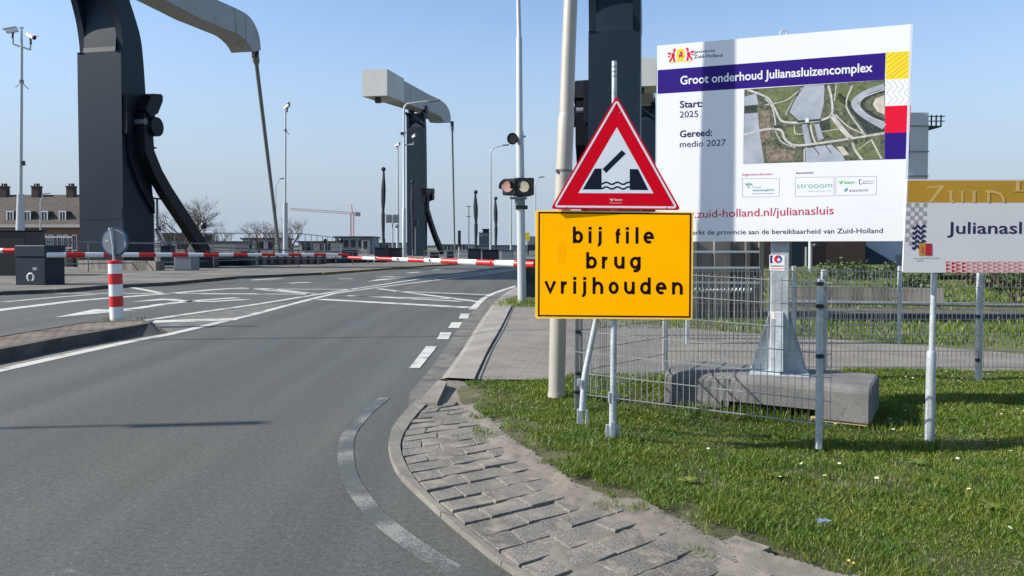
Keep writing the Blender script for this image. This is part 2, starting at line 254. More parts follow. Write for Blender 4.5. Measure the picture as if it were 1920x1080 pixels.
# ---------------------------------------------------------------- object helpers
def tag(o, label=None, cat=None, group=None, kind=None):
    if label: o['label'] = label
    if cat: o['category'] = cat
    if group: o['group'] = group
    if kind: o['kind'] = kind
    return o
def thing(name, label, cat, loc, group=None):
    o = bpy.data.objects.new(name, None); o.empty_display_size = 0.3; COL.objects.link(o); o.location = loc
    return tag(o, label, cat, group)
def origin(parent):
    v = Vector((0, 0, 0)); p = parent
    while p is not None: v += Vector(p.location); p = p.parent
    return v
class MB:
    def __init__(s): s.v = []; s.f = []; s.mi = []; s.sm = []; s.mats = []
    def mid(s, m):
        if m is None: return 0
        if m not in s.mats: s.mats.append(m)
        return s.mats.index(m)
    def add(s, vs, fs, m=None, smooth=False):
        o = len(s.v); s.v += [tuple(v) for v in vs]; k = s.mid(m)
        for f in fs: s.f.append([i + o for i in f]); s.mi.append(k); s.sm.append(smooth)
        return s
    def box(s, c, size, m=None, ax=None, bev=0.0):
        """box centred at c; ax = (X,Y,Z) axes"""
        c = Vector(c); X, Y, Z = [Vector(a) for a in (ax or ((1, 0, 0), (0, 1, 0), (0, 0, 1)))]
        hx, hy, hz = [q / 2 for q in size]
        if bev <= 0:
            vs = [c + X * (hx * i) + Y * (hy * j) + Z * (hz * k) for k in (-1, 1) for j in (-1, 1) for i in (-1, 1)]
            return s.add(vs, [(0, 2, 3, 1), (4, 5, 7, 6), (0, 1, 5, 4), (2, 6, 7, 3), (0, 4, 6, 2), (1, 3, 7, 5)], m)
        b = min(bev, hx * .45, hy * .45, hz * .45); vs = []
        for z, q in ((-hz, b), (-hz + b, 0), (hz - b, 0), (hz, b)):
            gx, gy = hx - q, hy - q
            for x, y in ((-gx + b, -gy), (gx - b, -gy), (gx, -gy + b), (gx, gy - b), (gx - b, gy), (-gx + b, gy), (-gx, gy - b), (-gx, -gy + b)):
                vs.append(c + X * x + Y * y + Z * z)
        fs = [tuple(range(7, -1, -1)), tuple(range(24, 32))]
        for l in range(3):
            for i in range(8): j = (i + 1) % 8; fs.append((l * 8 + i, l * 8 + j, l * 8 + 8 + j, l * 8 + 8 + i))
        return s.add(vs, fs, m)
    def tube(s, pts, rad, m=None, seg=10, smooth=True, caps=True):
        pts = [Vector(p) for p in pts]; rad = rad if isinstance(rad, (list, tuple)) else [rad] * len(pts); vs = []
        n = len(pts); up = None
        for i, p in enumerate(pts):
            d = ((pts[min(i + 1, n - 1)] - pts[max(i - 1, 0)])); d = d.normalized() if d.length > 1e-9 else Vector((0, 0, 1))
            if up is None: up = Vector((1, 0, 0)) if abs(d.x) < 0.8 else Vector((0, 1, 0))
            a = (up - d * up.dot(d)).normalized(); b = d.cross(a); up = a
            for k in range(seg): t = 2 * math.pi * (k + .5) / seg; vs.append(p + (a * math.cos(t) + b * math.sin(t)) * rad[i])
        fs = [(i * seg + k, i * seg + (k + 1) % seg, (i + 1) * seg + (k + 1) % seg, (i + 1) * seg + k) for i in range(n - 1) for k in range(seg)]
        s.add(vs, fs, m, smooth)
        if caps: s.add(vs[:seg], [tuple(range(seg - 1, -1, -1))], m); s.add(vs[-seg:], [tuple(range(seg))], m)
        return s
    def prism(s, poly, off, m=None):
        """closed polygon of 3D points extruded by vector off"""
        n = len(poly); off = Vector(off); a = [Vector(p) for p in poly]; b = [p + off for p in a]
        fs = [(i, (i + 1) % n, n + (i + 1) % n, n + i) for i in range(n)]
        s.add(a + b, fs, m); s.add(a, [tuple(range(n - 1, -1, -1))], m); s.add(b, [tuple(range(n))], m); return s
    def poly(s, pts, m=None): return s.add(pts, [tuple(range(len(pts)))], m)
    def ribbon(s, pts, width, m=None, nrm=(0, 0, 1), off=0.0):
        pts = [Vector(p) for p in pts]; nn = Vector(nrm); vs = []; n = len(pts)
        for i, p in enumerate(pts):
            closed = (pts[0] - pts[-1]).length < 1e-6
            if closed and i in (0, n - 1): d1 = pts[1] - pts[0]; d0 = pts[-1] - pts[-2]
            else: d1 = pts[min(i + 1, n - 1)] - pts[i]; d0 = pts[i] - pts[max(i - 1, 0)]
            if d0.length < 1e-9: d0 = d1
            if d1.length < 1e-9: d1 = d0
            a = nn.cross(d0.normalized()); b = nn.cross(d1.normalized()); c = (a + b).normalized()
            k = 1 / max(0.5, c.dot(a)); wi = width[i] if isinstance(width, (list, tuple)) else width
            vs += [p + c * (wi / 2 * k) + nn * off, p - c * (wi / 2 * k) + nn * off]
        s.add(vs, [(2 * i, 2 * i + 1, 2 * i + 3, 2 * i + 2) for i in range(n - 1)], m); return s
    def build(s, name, mat=None, parent=None, fix=True):
        o0 = origin(parent); me = bpy.data.meshes.new(name)
        me.from_pydata([(v[0] - o0.x, v[1] - o0.y, v[2] - o0.z) for v in s.v], [], s.f)
        if s.mats:
            for m in s.mats: me.materials.append(m)
        else: me.materials.append(mat)
        me.polygons.foreach_set('material_index', s.mi); me.polygons.foreach_set('use_smooth', s.sm)
        if fix:
            b = bmesh.new(); b.from_mesh(me); bmesh.ops.recalc_face_normals(b, faces=b.faces)
            ng = [f for f in b.faces if len(f.verts) > 4]
            if ng: bmesh.ops.triangulate(b, faces=ng)
            b.to_mesh(me); b.free()
        me.update(); ob = bpy.data.objects.new(name, me); COL.objects.link(ob)
        if parent is not None: ob.parent = parent
        return ob
def struct(name, mb, mat, fix=True):
    o = mb.build(name, mat, fix=fix); o['kind'] = 'structure'; return o
def copy_tree(o, parent=None):
    c = o.copy(); COL.objects.link(c); c.parent = parent
    for ch in [x for x in o.children]: copy_tree(ch, c)
    return c
def rad(wpx, Y): return wpx / 2 * Y / F
def pxtube(mb, pts, Y, m=None, seg=14):
    """pts = (px, py, width px); a pole standing in the vertical plane at distance Y"""
    return mb.tube([at(a, b, Y) for a, b, _ in pts], [rad(c, Y) for _, _, c in pts], m, seg)
def bez(pts, n=6):
    """Catmull-Rom through 2D/3D points"""
    p = [Vector(q) for q in pts]; out = []
    for i in range(len(p) - 1):
        a = p[max(i - 1, 0)]; b = p[i]; c = p[i + 1]; d = p[min(i + 2, len(p) - 1)]
        for k in range(n):
            t = k / n; out.append(0.5 * ((2 * b) + (c - a) * t + (2 * a - 5 * b + 4 * c - d) * t * t + (3 * b - a - 3 * c + d) * t ** 3))
    out.append(p[-1]); return out

# ================================================================ THE GROUND
mb = MB(); mb.poly([(-3000, -30, -0.16), (3000, -30, -0.16), (3000, 6000, -0.16), (-3000, 6000, -0.16)]); struct('ground', mb, M['field'])

# kerb lines, in photograph pixels read onto the ground
K_OUT = [(1100, 1150), (963, 1080), (871, 1010), (783, 932), (741, 886), (727, 841), (734, 809), (755, 781), (781, 754.5)]
K_IN = [(1145, 1150), (1001, 1080), (898, 1006), (811, 932), (773, 890), (753, 851), (753, 823), (773, 788), (800, 758)]
B_L = [(822, 712), (835, 695), (860, 662), (880, 630), (907, 590), (925, 567), (945, 550), (965, 539), (990, 531)]
B_R = [(894, 711), (903, 690), (912, 670), (923, 648), (937, 625), (948, 604), (962, 575), (980, 560), (1000, 548)]
ko = [G(a, b) for a, b in bez([(*p, 0) for p in K_OUT], 4) for a, b in [(a, b)]] if False else [G(p.x, p.y) for p in bez([(a, b, 0) for a, b in K_OUT], 4)]
ki = [G(p.x, p.y, 0.035) for p in bez([(a, b, 0) for a, b in K_IN], 4)]
bl = [G(a, b) for a, b in B_L]; brr = [G(a, b, 0.09) for a, b in B_R]
# road: one sheet out past the bridge
far_r = [(4.5, 40), (9.5, 70), (26, 160), (50, 300)]
road = MB(); rp = [(-70, -6, 0), (1.6, -6, 0), (1.2, 2.2, 0)] + [tuple(p) for p in ko] + [tuple(p) for p in bl] + [(x, y, 0) for x, y in far_r] + [(-70, 300, 0)]
road.poly(rp); struct('road', road, M['asphalt'])
# curved kerb with its joints
kb = MB()
for i in range(len(ko) - 1):
    a, b, c, d = ko[i], ko[i + 1], ki[i + 1], ki[i]; ht = 0.032 + 0.012 * sstep(0, len(ko), i)
    if i % 5 == 4:
        q = 0.05; b = a.lerp(b, 1 - q); c = d.lerp(c, 1 - q)
    top = [(p.x, p.y, ht) for p in (a, b, c, d)]
    ins = [Vector(a).lerp(d, .10), Vector(b).lerp(c, .10)]
    kb.add([(a.x, a.y, -.02), (b.x, b.y, -.02), (ins[1].x, ins[1].y, ht), (ins[0].x, ins[0].y, ht), top[2], top[3], (c.x, c.y, -.05), (d.x, d.y, -.05)],
           [(0, 1, 2, 3), (3, 2, 4, 5), (5, 4, 6, 7)])
kerb = struct('kerb', kb, M['kerb'])
# taller kerb stone where the ramp starts
ks = MB(); st = [G(781.6, 754.5, .05), G(820, 754.5, .07), G(838, 715, .10), G(822, 712, .09)]
ks.prism([Vector((p.x, p.y, p.z)) for p in st], (0, 0, -.15)); struct('kerb_ramp_stone', ks, M['kerb'])
# sloping drive-over band between road and footpath
bd = MB(); L_, R_ = bl, brr; nJ = 0
l2 = bez([tuple(p) for p in bl], 6); r2 = bez([tuple(p) for p in brr], 6)
for i in range(len(l2) - 1):
    a, b, c, d = l2[i], l2[i + 1], r2[i + 1], r2[i]; g = 0.03 if i % 4 == 3 else 0.0
    b = a.lerp(b, 1 - g); c = d.lerp(c, 1 - g)
    m1, m2 = a.lerp(d, .25), b.lerp(c, .25); m1.z = .045; m2.z = .045; n1, n2 = a.lerp(d, .93), b.lerp(c, .93); n1.z = n2.z = .088
    bd.add([a, b, m2, m1, n2, n1, (c.x, c.y, .04), (d.x, d.y, .04)], [(0, 1, 2, 3), (3, 2, 4, 5), (5, 4, 6, 7)])
struct('kerb_ramp', bd, M['band'])
bb = MB(); bb.poly([(p.x, p.y, .012) for p in l2] + [(p.x, p.y, .012) for p in reversed(r2)]); struct('kerb_ramp_bed', bb, M['worn'])

# grid helper: polygon area filled with a height-varying sheet
def inpoly(x, y, poly):
    c = np.zeros(x.shape, bool); n = len(poly); j = n - 1
    for i in range(n):
        xi, yi = poly[i][0], poly[i][1]; xj, yj = poly[j][0], poly[j][1]
        c ^= ((yi > y) != (yj > y)) & (x < (xj - xi) * (y - yi) / (yj - yi + 1e-12) + xi); j = i
    return c
def vnoise(x, y, f, seed=0):
    r = np.random.default_rng(seed).random((256, 256)); X = x * f; Y = y * f
    xi = np.floor(X).astype(int); yi = np.floor(Y).astype(int); u = X - xi; v = Y - yi; u = u * u * (3 - 2 * u); v = v * v * (3 - 2 * v)
    g = lambda a, b: r[a % 256, b % 256]
    return (g(xi, yi) * (1 - u) + g(xi + 1, yi) * u) * (1 - v) + (g(xi, yi + 1) * (1 - u) + g(xi + 1, yi + 1) * u) * v
def zl(x):
    t = np.clip((x - .5) / 1.7, 0, 1); return 0.085 - 0.115 * t * t * (3 - 2 * t)
FP_Z = .088
# footpath of small bricks; z follows the verge
def sheet(px, dz, name, mat, zfun=ZL, sub=0.35):
    pts = []
    for (a, b) in px:
        p = G(a, b, .0)
        for _ in range(6): p = G(a, b, zfun(p.x) + dz)
        pts.append(p)
    m = MB(); m.poly([tuple(p) for p in pts]); o = m.build(name, mat, fix=False)
    b = bmesh.new(); b.from_mesh(o.data)
    bmesh.ops.triangulate(b, faces=b.faces)
    for x in np.arange(0.5, 2.6, sub):
        bmesh.ops.bisect_plane(b, geom=b.verts[:] + b.edges[:] + b.faces[:], plane_co=(x, 0, 0), plane_no=(1, 0, 0))
    for v in b.verts: v.co.z = zfun(v.co.x) + dz
    bmesh.ops.recalc_face_normals(b, faces=b.faces)
    if sum(f.normal.z for f in b.faces) < 0: bmesh.ops.reverse_faces(b, faces=b.faces)
    b.to_mesh(o.data); b.free(); o['kind'] = 'structure'; return o
sheet([(895, 711), (912.5, 670), (937.5, 625), (962.5, 575), (1010, 576), (1080, 590), (1240, 612), (1400, 624), (1560, 636), (1750, 650), (1920, 664), (2400, 690),
       (2400, 740), (1920, 696), (1560, 694), (1240, 702), (1030, 712)], 0.004, 'footpath', M['footpath'])
sheet([(893, 712), (1240, 701), (2600, 690), (3400, 1500), (1000, 1500), (1001, 1080), (898, 1006), (811, 932), (753, 851), (753, 823), (800, 758), (838, 714)], -0.06, 'verge_bed', M['sand'])
sheet([(962, 575), (945, 560), (1000, 548), (1010, 500), (2600, 480), (2600, 690), (1920, 664), (1560, 636), (1240, 612), (1010, 576)], 0.0, 'grass_strip', M['fargrass'])
# edging between the ramp and the footpath
e = MB(); e.ribbon([p + Vector((0.035, 0, 0.004)) for p in r2[:37]], 0.014); struct('footpath_joint', e, M['black'])

# slabs of exposed aggregate laid along the kerb, sinking into sand
LAWN = [(871, 714), (889, 763), (917, 781), (959, 820), (1023, 862), (1072, 900), (1135, 925), (1199, 935), (1269, 974), (1326, 1008), (1382, 1025), (1430, 1045), (1490, 1067), (1600, 1110), (1900, 1300)]
def lg(a, b):
    p = G(a, b, 0.05)
    for _ in range(5): p = G(a, b, ZL(p.x))
    return p
lawn_edge = [lg(a, b) for a, b in LAWN]
lawn_poly = [tuple(p) for p in lawn_edge] + [(9, 1.6, 0), (16, 9.3, 0)] + [tuple(lg(a, b)) for a, b in [(1920, 694), (1560, 692), (1240, 700), (1030, 712)]]
LP = np.array([(p[0], p[1]) for p in lawn_poly])
ED = np.array([(p[0], p[1]) for p in lawn_edge])
KI = np.array([(p.x, p.y) for p in ki])
def dist_line(x, y, L):
    best = np.full(x.shape, 1e9)
    for i in range(len(L) - 1):
        ax, ay = L[i]; bx, by = L[i + 1]; dx, dy = bx - ax, by - ay
        t = np.clip(((x - ax) * dx + (y - ay) * dy) / (dx * dx + dy * dy + 1e-12), 0, 1)
        best = np.minimum(best, np.hypot(x - ax - t * dx, y - ay - t * dy))
    return best
sm = MB(); cum = [0.0]
kk = [Vector((p.x, p.y, 0)) for p in ki][::-1] + [G(1330, 1340), G(1560, 1600)]          # from the far ramp end toward the camera
for i in range(len(kk) - 1): cum.append(cum[-1] + (kk[i + 1] - kk[i]).length)
def kpos(s):
    for i in range(len(kk) - 1):
        if s <= cum[i + 1] or i == len(kk) - 2:
            t = (s - cum[i]) / max(1e-6, cum[i + 1] - cum[i]); return kk[i].lerp(kk[i + 1], t)
rs = random.Random(3)
s = 0.02; row = 0
while s < cum[-1] - 0.2:
    wd = 0.20 + rs.uniform(-.012, .02)
    A = kpos(s + .008); B = kpos(s + wd - .008)
    aA, aB = [R(24 + 14 * min(1, q_ / cum[-1] * 1.4)) for q_ in (s, s + wd)]; dirA = Vector((math.cos(aA), math.sin(aA), 0)); dirB = Vector((math.cos(aB), math.sin(aB), 0))
    t = 0.012; k = 0
    while t < 2.6:
        ln = (0.30 if (k or row % 2 == 0) else 0.17) * rs.uniform(.93, 1.05)
        g = .008
        q = [A + dirA * t, B + dirB * t, B + dirB * (t + ln - g), A + dirA * (t + ln - g)]
        cx = sum(v.x for v in q) / 4; cy = sum(v.y for v in q) / 4
        xx = np.array([cx]); yy = np.array([cy])
        if inpoly(xx, yy, lawn_poly)[0] or cy < 1.2: break
        sink = (0.012 * sstep(0.5, 1.6, t)) * rs.uniform(-.5, 1.3)
        tz = 0.036 + 0.028 * sstep(0, 1.3, t) - sink * 0.8; ta = rs.uniform(-.004, .007); tb = rs.uniform(-.003, .004) + (.007 if rs.random() < .10 else 0)
        jit = [Vector((rs.uniform(-.008, .008), rs.uniform(-.006, .006), 0)) for _ in q]
        qs = [v + j for v, j in zip(q, jit)]
        hz = [tz - ta - tb, tz + ta - tb, tz + ta + tb, tz - ta + tb]
        c_ = Vector((cx, cy, 0)); low = [Vector((v.x, v.y, -.04)) for v in qs]
        mid = [Vector((v.x, v.y, h - .006)) for v, h in zip(qs, hz)]; top = [(v.lerp(c_, .035)) for v in qs]; top = [Vector((v.x, v.y, h)) for v, h in zip(top, hz)]
        fs = [(i, (i + 1) % 4, 4 + (i + 1) % 4, 4 + i) for i in range(4)] + [(4 + i, 4 + (i + 1) % 4, 8 + (i + 1) % 4, 8 + i) for i in range(4)] + [(8, 9, 10, 11)]
        sm.add(low + mid + top, fs); t += ln; k += 1
    s += wd; row += 1
slabs = struct('slab_paving', sm, M['slab'])
# drifted sand between and over the slabs
gx = np.arange(-1.4, 3.4, .022); gy = np.arange(1.7, 7.0, .022); X, Y = np.meshgrid(gx, gy)
kp = [tuple(p) for p in ki]
area = kp[::-1] + []            # far -> near
zone = [(p[0], p[1]) for p in kp] + [(p.x, p.y) for p in lawn_edge[:1]] + [(p.x + .03, p.y + .02) for p in lawn_edge] + [(4.0, 1.0)]
ins = inpoly(X, Y, zone)
dK = dist_line(X, Y, KI); dL = dist_line(X, Y, ED)
Z = 0.0245 + 0.026 * np.clip(dK / 1.3, 0, 1) + 0.014 * np.clip(dK / .8 - .6, 0, 1) * (vnoise(X, Y, 2.3, 1)) + .019 * (vnoise(X, Y, 4.7, 2) - .5) + .010 * (vnoise(X, Y, 13, 3) - .5) + .005 * (vnoise(X, Y, 31, 4) - .5)
Z = Z + .020 * np.clip(1 - dL / .22, 0, 1) + .006 * (vnoise(X, Y, 40, 5) - .5) * np.clip(1.3 - dL / .3, 0, 1)
Z = Z - .026 * np.clip(1 - dK / .22, 0, 1)
idx = -np.ones(X.shape, int); vs = []
for j, i in zip(*np.nonzero(ins)): idx[j, i] = len(vs); vs.append((X[j, i], Y[j, i], Z[j, i]))
fs = []
a_ = idx[:-1, :-1]; b_ = idx[:-1, 1:]; c_ = idx[1:, 1:]; d_ = idx[1:, :-1]; ok = (a_ >= 0) & (b_ >= 0) & (c_ >= 0) & (d_ >= 0)
fs = [tuple(q) for q in np.stack([a_[ok], b_[ok], c_[ok], d_[ok]], 1)]
sd_ = MB(); sd_.add(vs, fs, None, True); struct('sand_drift', sd_, M['sand'], fix=False)

# lawn soil, a little uneven
def soilz(x, y): return zl(x) + .035 * (vnoise(x, y, 1.2, 8) - .5) + .018 * (vnoise(x, y, 4, 9) - .5)
gx = np.arange(-1.4, 17.0, .06); gy = np.arange(1.0, 9.9, .06); X, Y = np.meshgrid(gx, gy); i0 = inpoly(X, Y, [tuple(q) for q in LP]); dE = dist_line(X, Y, ED)
ins = i0 | (dE < .22)
Z = soilz(X, Y) - .012 - np.where(i0, .03 * np.clip(1 - dE / .22, 0, 1), .03 + .30 * dE) + .012 * (vnoise(X, Y, 11, 31) - .5)
idx = -np.ones(X.shape, int); vs = []
for j, i in zip(*np.nonzero(ins)): idx[j, i] = len(vs); vs.append((X[j, i], Y[j, i], Z[j, i]))
a_ = idx[:-1, :-1]; b_ = idx[:-1, 1:]; c_ = idx[1:, 1:]; d_ = idx[1:, :-1]; ok = (a_ >= 0) & (b_ >= 0) & (c_ >= 0) & (d_ >= 0)
lw = MB(); lw.add(vs, [tuple(q) for q in np.stack([a_[ok], b_[ok], c_[ok], d_[ok]], 1)], None, True); struct('lawn', lw, M['soil'], fix=False)

def blades(name, x, y, z, h, wdt, label, lean=.55):
    n = len(x); a = rng.uniform(0, 2 * np.pi, n); ln = rng.uniform(.1, lean, n) * h; b = rng.uniform(0, 2 * np.pi, n)
    cx, cy = np.cos(a) * wdt / 2, np.sin(a) * wdt / 2; lx, ly = np.cos(b) * ln, np.sin(b) * ln
    V = np.empty((n, 5, 3), np.float32)
    V[:, 0] = np.stack([x - cx, y - cy, z], 1); V[:, 1] = np.stack([x + cx, y + cy, z], 1)
    V[:, 2] = np.stack([x + cx * .8 + lx * .35, y + cy * .8 + ly * .35, z + h * .6], 1); V[:, 3] = np.stack([x - cx * .8 + lx * .35, y - cy * .8 + ly * .35, z + h * .6], 1)
    V[:, 4] = np.stack([x + lx, y + ly, z + h], 1)
    me = bpy.data.meshes.new(name); me.vertices.add(n * 5); me.vertices.foreach_set('co', V.ravel())
    me.loops.add(n * 7); me.polygons.add(n * 2); base = np.arange(n) * 5
    L = np.stack([base, base + 1, base + 2, base + 3, base + 3, base + 2, base + 4], 1).ravel(); me.loops.foreach_set('vertex_index', L)
    ls = np.stack([np.arange(n) * 7, np.arange(n) * 7 + 4], 1).ravel(); me.polygons.foreach_set('loop_start', ls)
    me.update(calc_edges=True); me.materials.append(M['blade']); o = bpy.data.objects.new(name, me); COL.objects.link(o)
    return tag(o, label, 'grass', kind='stuff')
def scatter(n, x0, x1, y0, y1, poly, dens):
    x = rng.uniform(x0, x1, n); y = rng.uniform(y0, y1, n); k = inpoly(x, y, poly); x, y = x[k], y[k]
    k = rng.random(len(x)) < dens(x, y); return x[k], y[k]
pol = [tuple(q) for q in LP]
def dens(x, y):
    d = dist_line(x, y, ED); e_ = np.clip((d + .08) / .30 + (vnoise(x, y, 5, 21) - .55) * 2.2 + (vnoise(x, y, 19, 27) - .5) * .9, 0, 1)
    clump = .55 + .7 * vnoise(x, y, 2.3, 22); wear = np.clip((vnoise(x, y, 3.3, 25) - .10) * 5, .45, 1)
    fr = np.abs(x) < y * .74 + .3
    return e_ * clump * wear * np.clip((3.6 / y) ** 1.6, 0, 1) * fr
x, y = scatter(1500000, -.8, 7.6, 2.1, 9.5, pol, dens)
h = (.012 + .030 * rng.random(len(x)) ** 1.6) * (.35 + 1.25 * vnoise(x, y, 1.7, 23)) * (.7 + .6 * vnoise(x, y, 9, 33)); wd = .0030 + .0010 * np.maximum(0, y - 3)
blades('lawn_grass', x, y, soilz(x, y) - .004, h, wd * rng.uniform(.7, 1.3, len(x)), 'short mown green grass covering the verge beside the kerb', 1.2)
print('blades', len(x))
rim = [(p.x + a_, p.y + b_) for p, a_, b_ in [(q, -.34, -.22) for q in lawn_edge]] + [(p.x + .05, p.y + .05) for p in reversed(lawn_edge)]
x2, y2 = scatter(260000, -.9, 4, 2, 7, rim, lambda x, y: np.clip((vnoise(x, y, 4.5, 51) * vnoise(x, y, 14, 52) - .40) * 5, 0, 1) * np.clip(1 - dist_line(x, y, ED) / .30, 0, 1))
blades('margin_grass', x2, y2, soilz(x2, y2) - .02, rng.uniform(.015, .04, len(x2)), rng.uniform(.003, .005, len(x2)), 'sparse tufts of grass straggling over the sandy margin', 1.3)
x2, y2 = scatter(60000, -.9, 4, 2, 7, rim, lambda x, y: np.clip((vnoise(x, y, 5.5, 61) - .52) * 5, 0, 1) * np.clip(1 - dist_line(x, y, ED) / .26, 0, 1) * .35)
lt = MB()
for a_, b_ in zip(x2, y2):
    z_ = float(soilz(np.array([a_]), np.array([b_]))[0]) - .002; t_ = rng.uniform(0, 6.28); r_ = rng.uniform(.003, .012); c_ = Vector((a_, b_, z_)); u_ = Vector((math.cos(t_), math.sin(t_), rng.uniform(-.3, .5))) * r_; v_ = Vector((-math.sin(t_), math.cos(t_), rng.uniform(-.2, .4))) * r_ * .45
    lt.add([c_ - u_, c_ - v_, c_ + u_, c_ + v_], [(0, 1, 2, 3)])
tag(lt.build('leaf_litter', P('litter_brown', (.075, .055, .035), .9, 0, .5, 9), None, False), 'crumbs of dark soil and dead leaves along the sandy lawn edge', 'litter', kind='stuff')
# taller tufts round posts, at the ramp corner and on the island
tx, ty, th = [], [], []
def tuft(px, py, z, n, r_, h0, h1):
    p = G(px, py, z)
    for _ in range(n):
        a = rng.uniform(0, 6.28); q = r_ * math.sqrt(rng.random()); tx.append((p.x + q * math.cos(a) * 1.6, p.y + q * math.sin(a), z)); th.append(rng.uniform(h0, h1))
for a in ((1045, 742, .08, 260, .16, .04, .11), (1150, 828, .07, 160, .12, .03, .08), (1095, 788, .07, 130, .12, .03, .09), (1535, 838, -.03, 130, .10, .03, .08), (1742, 838, -.03, 130, .10, .03, .07),
          (1350, 770, 0, 300, .25, .04, .12), (1460, 780, -.02, 260, .22, .04, .13), (1085, 760, .07, 100, .1, .03, .1), (1650, 800, -.03, 150, .2, .03, .08)): tuft(*a)
for k in range(16): tuft(1000 + rng.uniform(-60, 10), 569 + rng.uniform(-8, 5), .09, 60, .25, .05, .16)
for k in range(10): tuft(222 + rng.uniform(-30, 40), 601 + rng.uniform(-4, 3), .16, 14, .12, .03, .09)
T = np.array(tx); th = np.array(th); blades('tall_grass', T[:, 0], T[:, 1], T[:, 2] - .01, th, np.full(len(th), .007), 'longer tufts of green grass round the feet of posts and the pavement corner')

# -------------------------------------------------------------- left pavement, island, edge kerbs
PV = [(-700, 556), (0, 546), (110, 542), (190, 535), (300, 530), (440, 518), (600, 511), (700, 504), (800, 497), (900, 491.5)]
pv = [G(a, b, .12) for a, b in PV]; p = MB()
p.poly([tuple(q) for q in pv] + [(-2, 90, .12), (-30, 140, .12), (-120, 140, .12), (-120, 20, .12)])
struct('pavement', p, M['farpave'])
p = MB()
for i in range(6):
    a, b = pv[i], pv[i + 1]; d = (b - a).normalized(); nn = Vector((d.y, -d.x, 0)) * .14
    if nn.y > 0: nn = -nn
    p.prism([a + Vector((0, 0, .004)), b + Vector((0, 0, .004)), b + nn + Vector((0, 0, .004)), a + nn + Vector((0, 0, .004))], (0, 0, -.14))
struct('pavement_kerb', p, M['darkkerb'])
p = MB()
for i in range(6, len(pv) - 1):
    a, b = pv[i], pv[i + 1]; d = (b - a).normalized(); nn = Vector((d.y, -d.x, 0)) * .22
    if nn.y > 0: nn = -nn
    p.prism([a + Vector((0, 0, .01)), b + Vector((0, 0, .01)), b + nn, a + nn], (0, 0, -.14))
struct('mossy_kerb', p, M['rust'])
# traffic island
IT = [(-600, 762), (-300, 708), (0, 656), (120, 633), (200, 620), (280, 607), (283, 603), (262, 600), (165, 604), (0, 631), (-300, 668), (-600, 700)]
it = [G(a, b, .16) for a, b in IT]; p = MB(); p.poly([tuple(q) for q in it]); 
for q in (p,): pass
top = p; o = struct('traffic_island', top, M['isl'])
front = [Vector((q.x + .012, q.y - .01, 0)) for q in it[:6]] + [G(316, 624, 0)]; front[5] = G(303, 627, 0)
p = MB(); tp = it[:6] + [it[6]]
for i in range(6):
    a, b = front[i], front[i + 1]; c, d = tp[i + 1], tp[i]
    n1 = c.lerp(b, -.10) if False else Vector((c.x, c.y, .168)); n0 = Vector((d.x, d.y, .168))
    inw = Vector((-.13, .02, 0)); p.add([a, b, n1, n0, n1 + inw, n0 + inw], [(0, 1, 2, 3), (3, 2, 4, 5)])
p.add([front[6], G(265, 598, 0), it[7] + Vector((0, 0, .008)), it[6] + Vector((0, 0, .008))], [(0, 1, 2, 3)])
back = [it[7], it[8], it[9], it[10], it[11]]
for i in range(4):
    a, b = back[i], back[i + 1]; p.add([a + Vector((0, .0, .008)), b + Vector((0, 0, .008)), b + Vector((.03, -.14, .008)), a + Vector((.03, -.14, .008)), (a.x, a.y, 0), (b.x, b.y, 0)], [(0, 1, 2, 3), (0, 1, 5, 4)])
struct('island_kerb', p, M['darkkerb'])  # shade of the sunless side face is put into this dark concrete

# -------------------------------------------------------------- road markings
def mark(name, pts, wm, mat='line', z=.004):
    m = MB(); m.ribbon([G(a, b, z) for a, b in pts], wm); struct(name, m, M[mat])
def quad(name, polys, mat='line', z=.004):
    m = MB()
    for q in polys: m.poly([tuple(G(a, b, z)) for a, b in q])
    struct(name, m, M[mat])
quad('gutter', [[(768, 735), (800, 700), (840, 645), (868, 600), (893, 577), (925, 553), (965, 535.5), (966, 539), (925, 567), (907, 590), (880, 630), (835, 695), (822, 712), (790, 745), (765, 768)]], 'worn', .003)
quad('dashed_marking', [[(767, 690), (787, 690), (820, 649), (799, 649)], [(819, 636), (841, 636), (847, 623), (826, 623)], [(840, 615), (860, 615), (867, 604), (847, 604)],
                        [(860, 597), (877, 597), (881, 588), (864, 588)]], z=.008)
quad('edge_marking', [[(878, 580), (893, 580), (903, 568), (915, 558), (930, 550), (967, 538), (967, 535), (940, 543), (915, 552), (900, 561), (888, 571)]], z=.008)
mark('curved_marking', bez([(722, 745, 0), (686, 775, 0), (655, 812, 0), (648, 850, 0), (654, 890, 0), (675, 928, 0), (712, 972, 0), (770, 1018, 0), (838, 1062, 0), (920, 1110, 0)], 5) and
     [(q.x, q.y) for q in bez([(722, 745, 0), (686, 775, 0), (655, 812, 0), (648, 850, 0), (654, 890, 0), (675, 928, 0), (712, 972, 0), (770, 1018, 0), (838, 1062, 0), (920, 1110, 0)], 5)], .115, 'faded')
mark('short_marking', [(60, 1105), (85, 1079), (115, 1074), (150, 1083), (175, 1105)], .10, 'faded')
L2 = [(-500, 800), (0, 694), (120, 667), (240, 641), (315, 627), (480, 588), (547, 570), (627, 550), (705, 539), (815, 525.5), (965, 506)]
L1 = [(262, 602), (350, 589), (420, 579), (477, 571), (595, 552), (660, 542), (790, 522.5), (915, 509.5), (1000, 499)]
mark('solid_marking', L2, .20); mark('double_marking', L1, .20)
quad('dirt_strip', [[(-300, 742), (0, 684), (120, 660), (200, 645), (300, 627), (318, 624), (326, 627), (240, 642), (120, 668), (0, 697), (-300, 760)]], 'sand', .002)
quad('hatch_surface', [[(316, 623), (284, 606), (350, 592), (420, 582), (477, 574), (545, 566), (480, 586)]], 'worn', .002)
mark('hatch_marking', [(288, 603), (445, 598)], .55, z=.008)
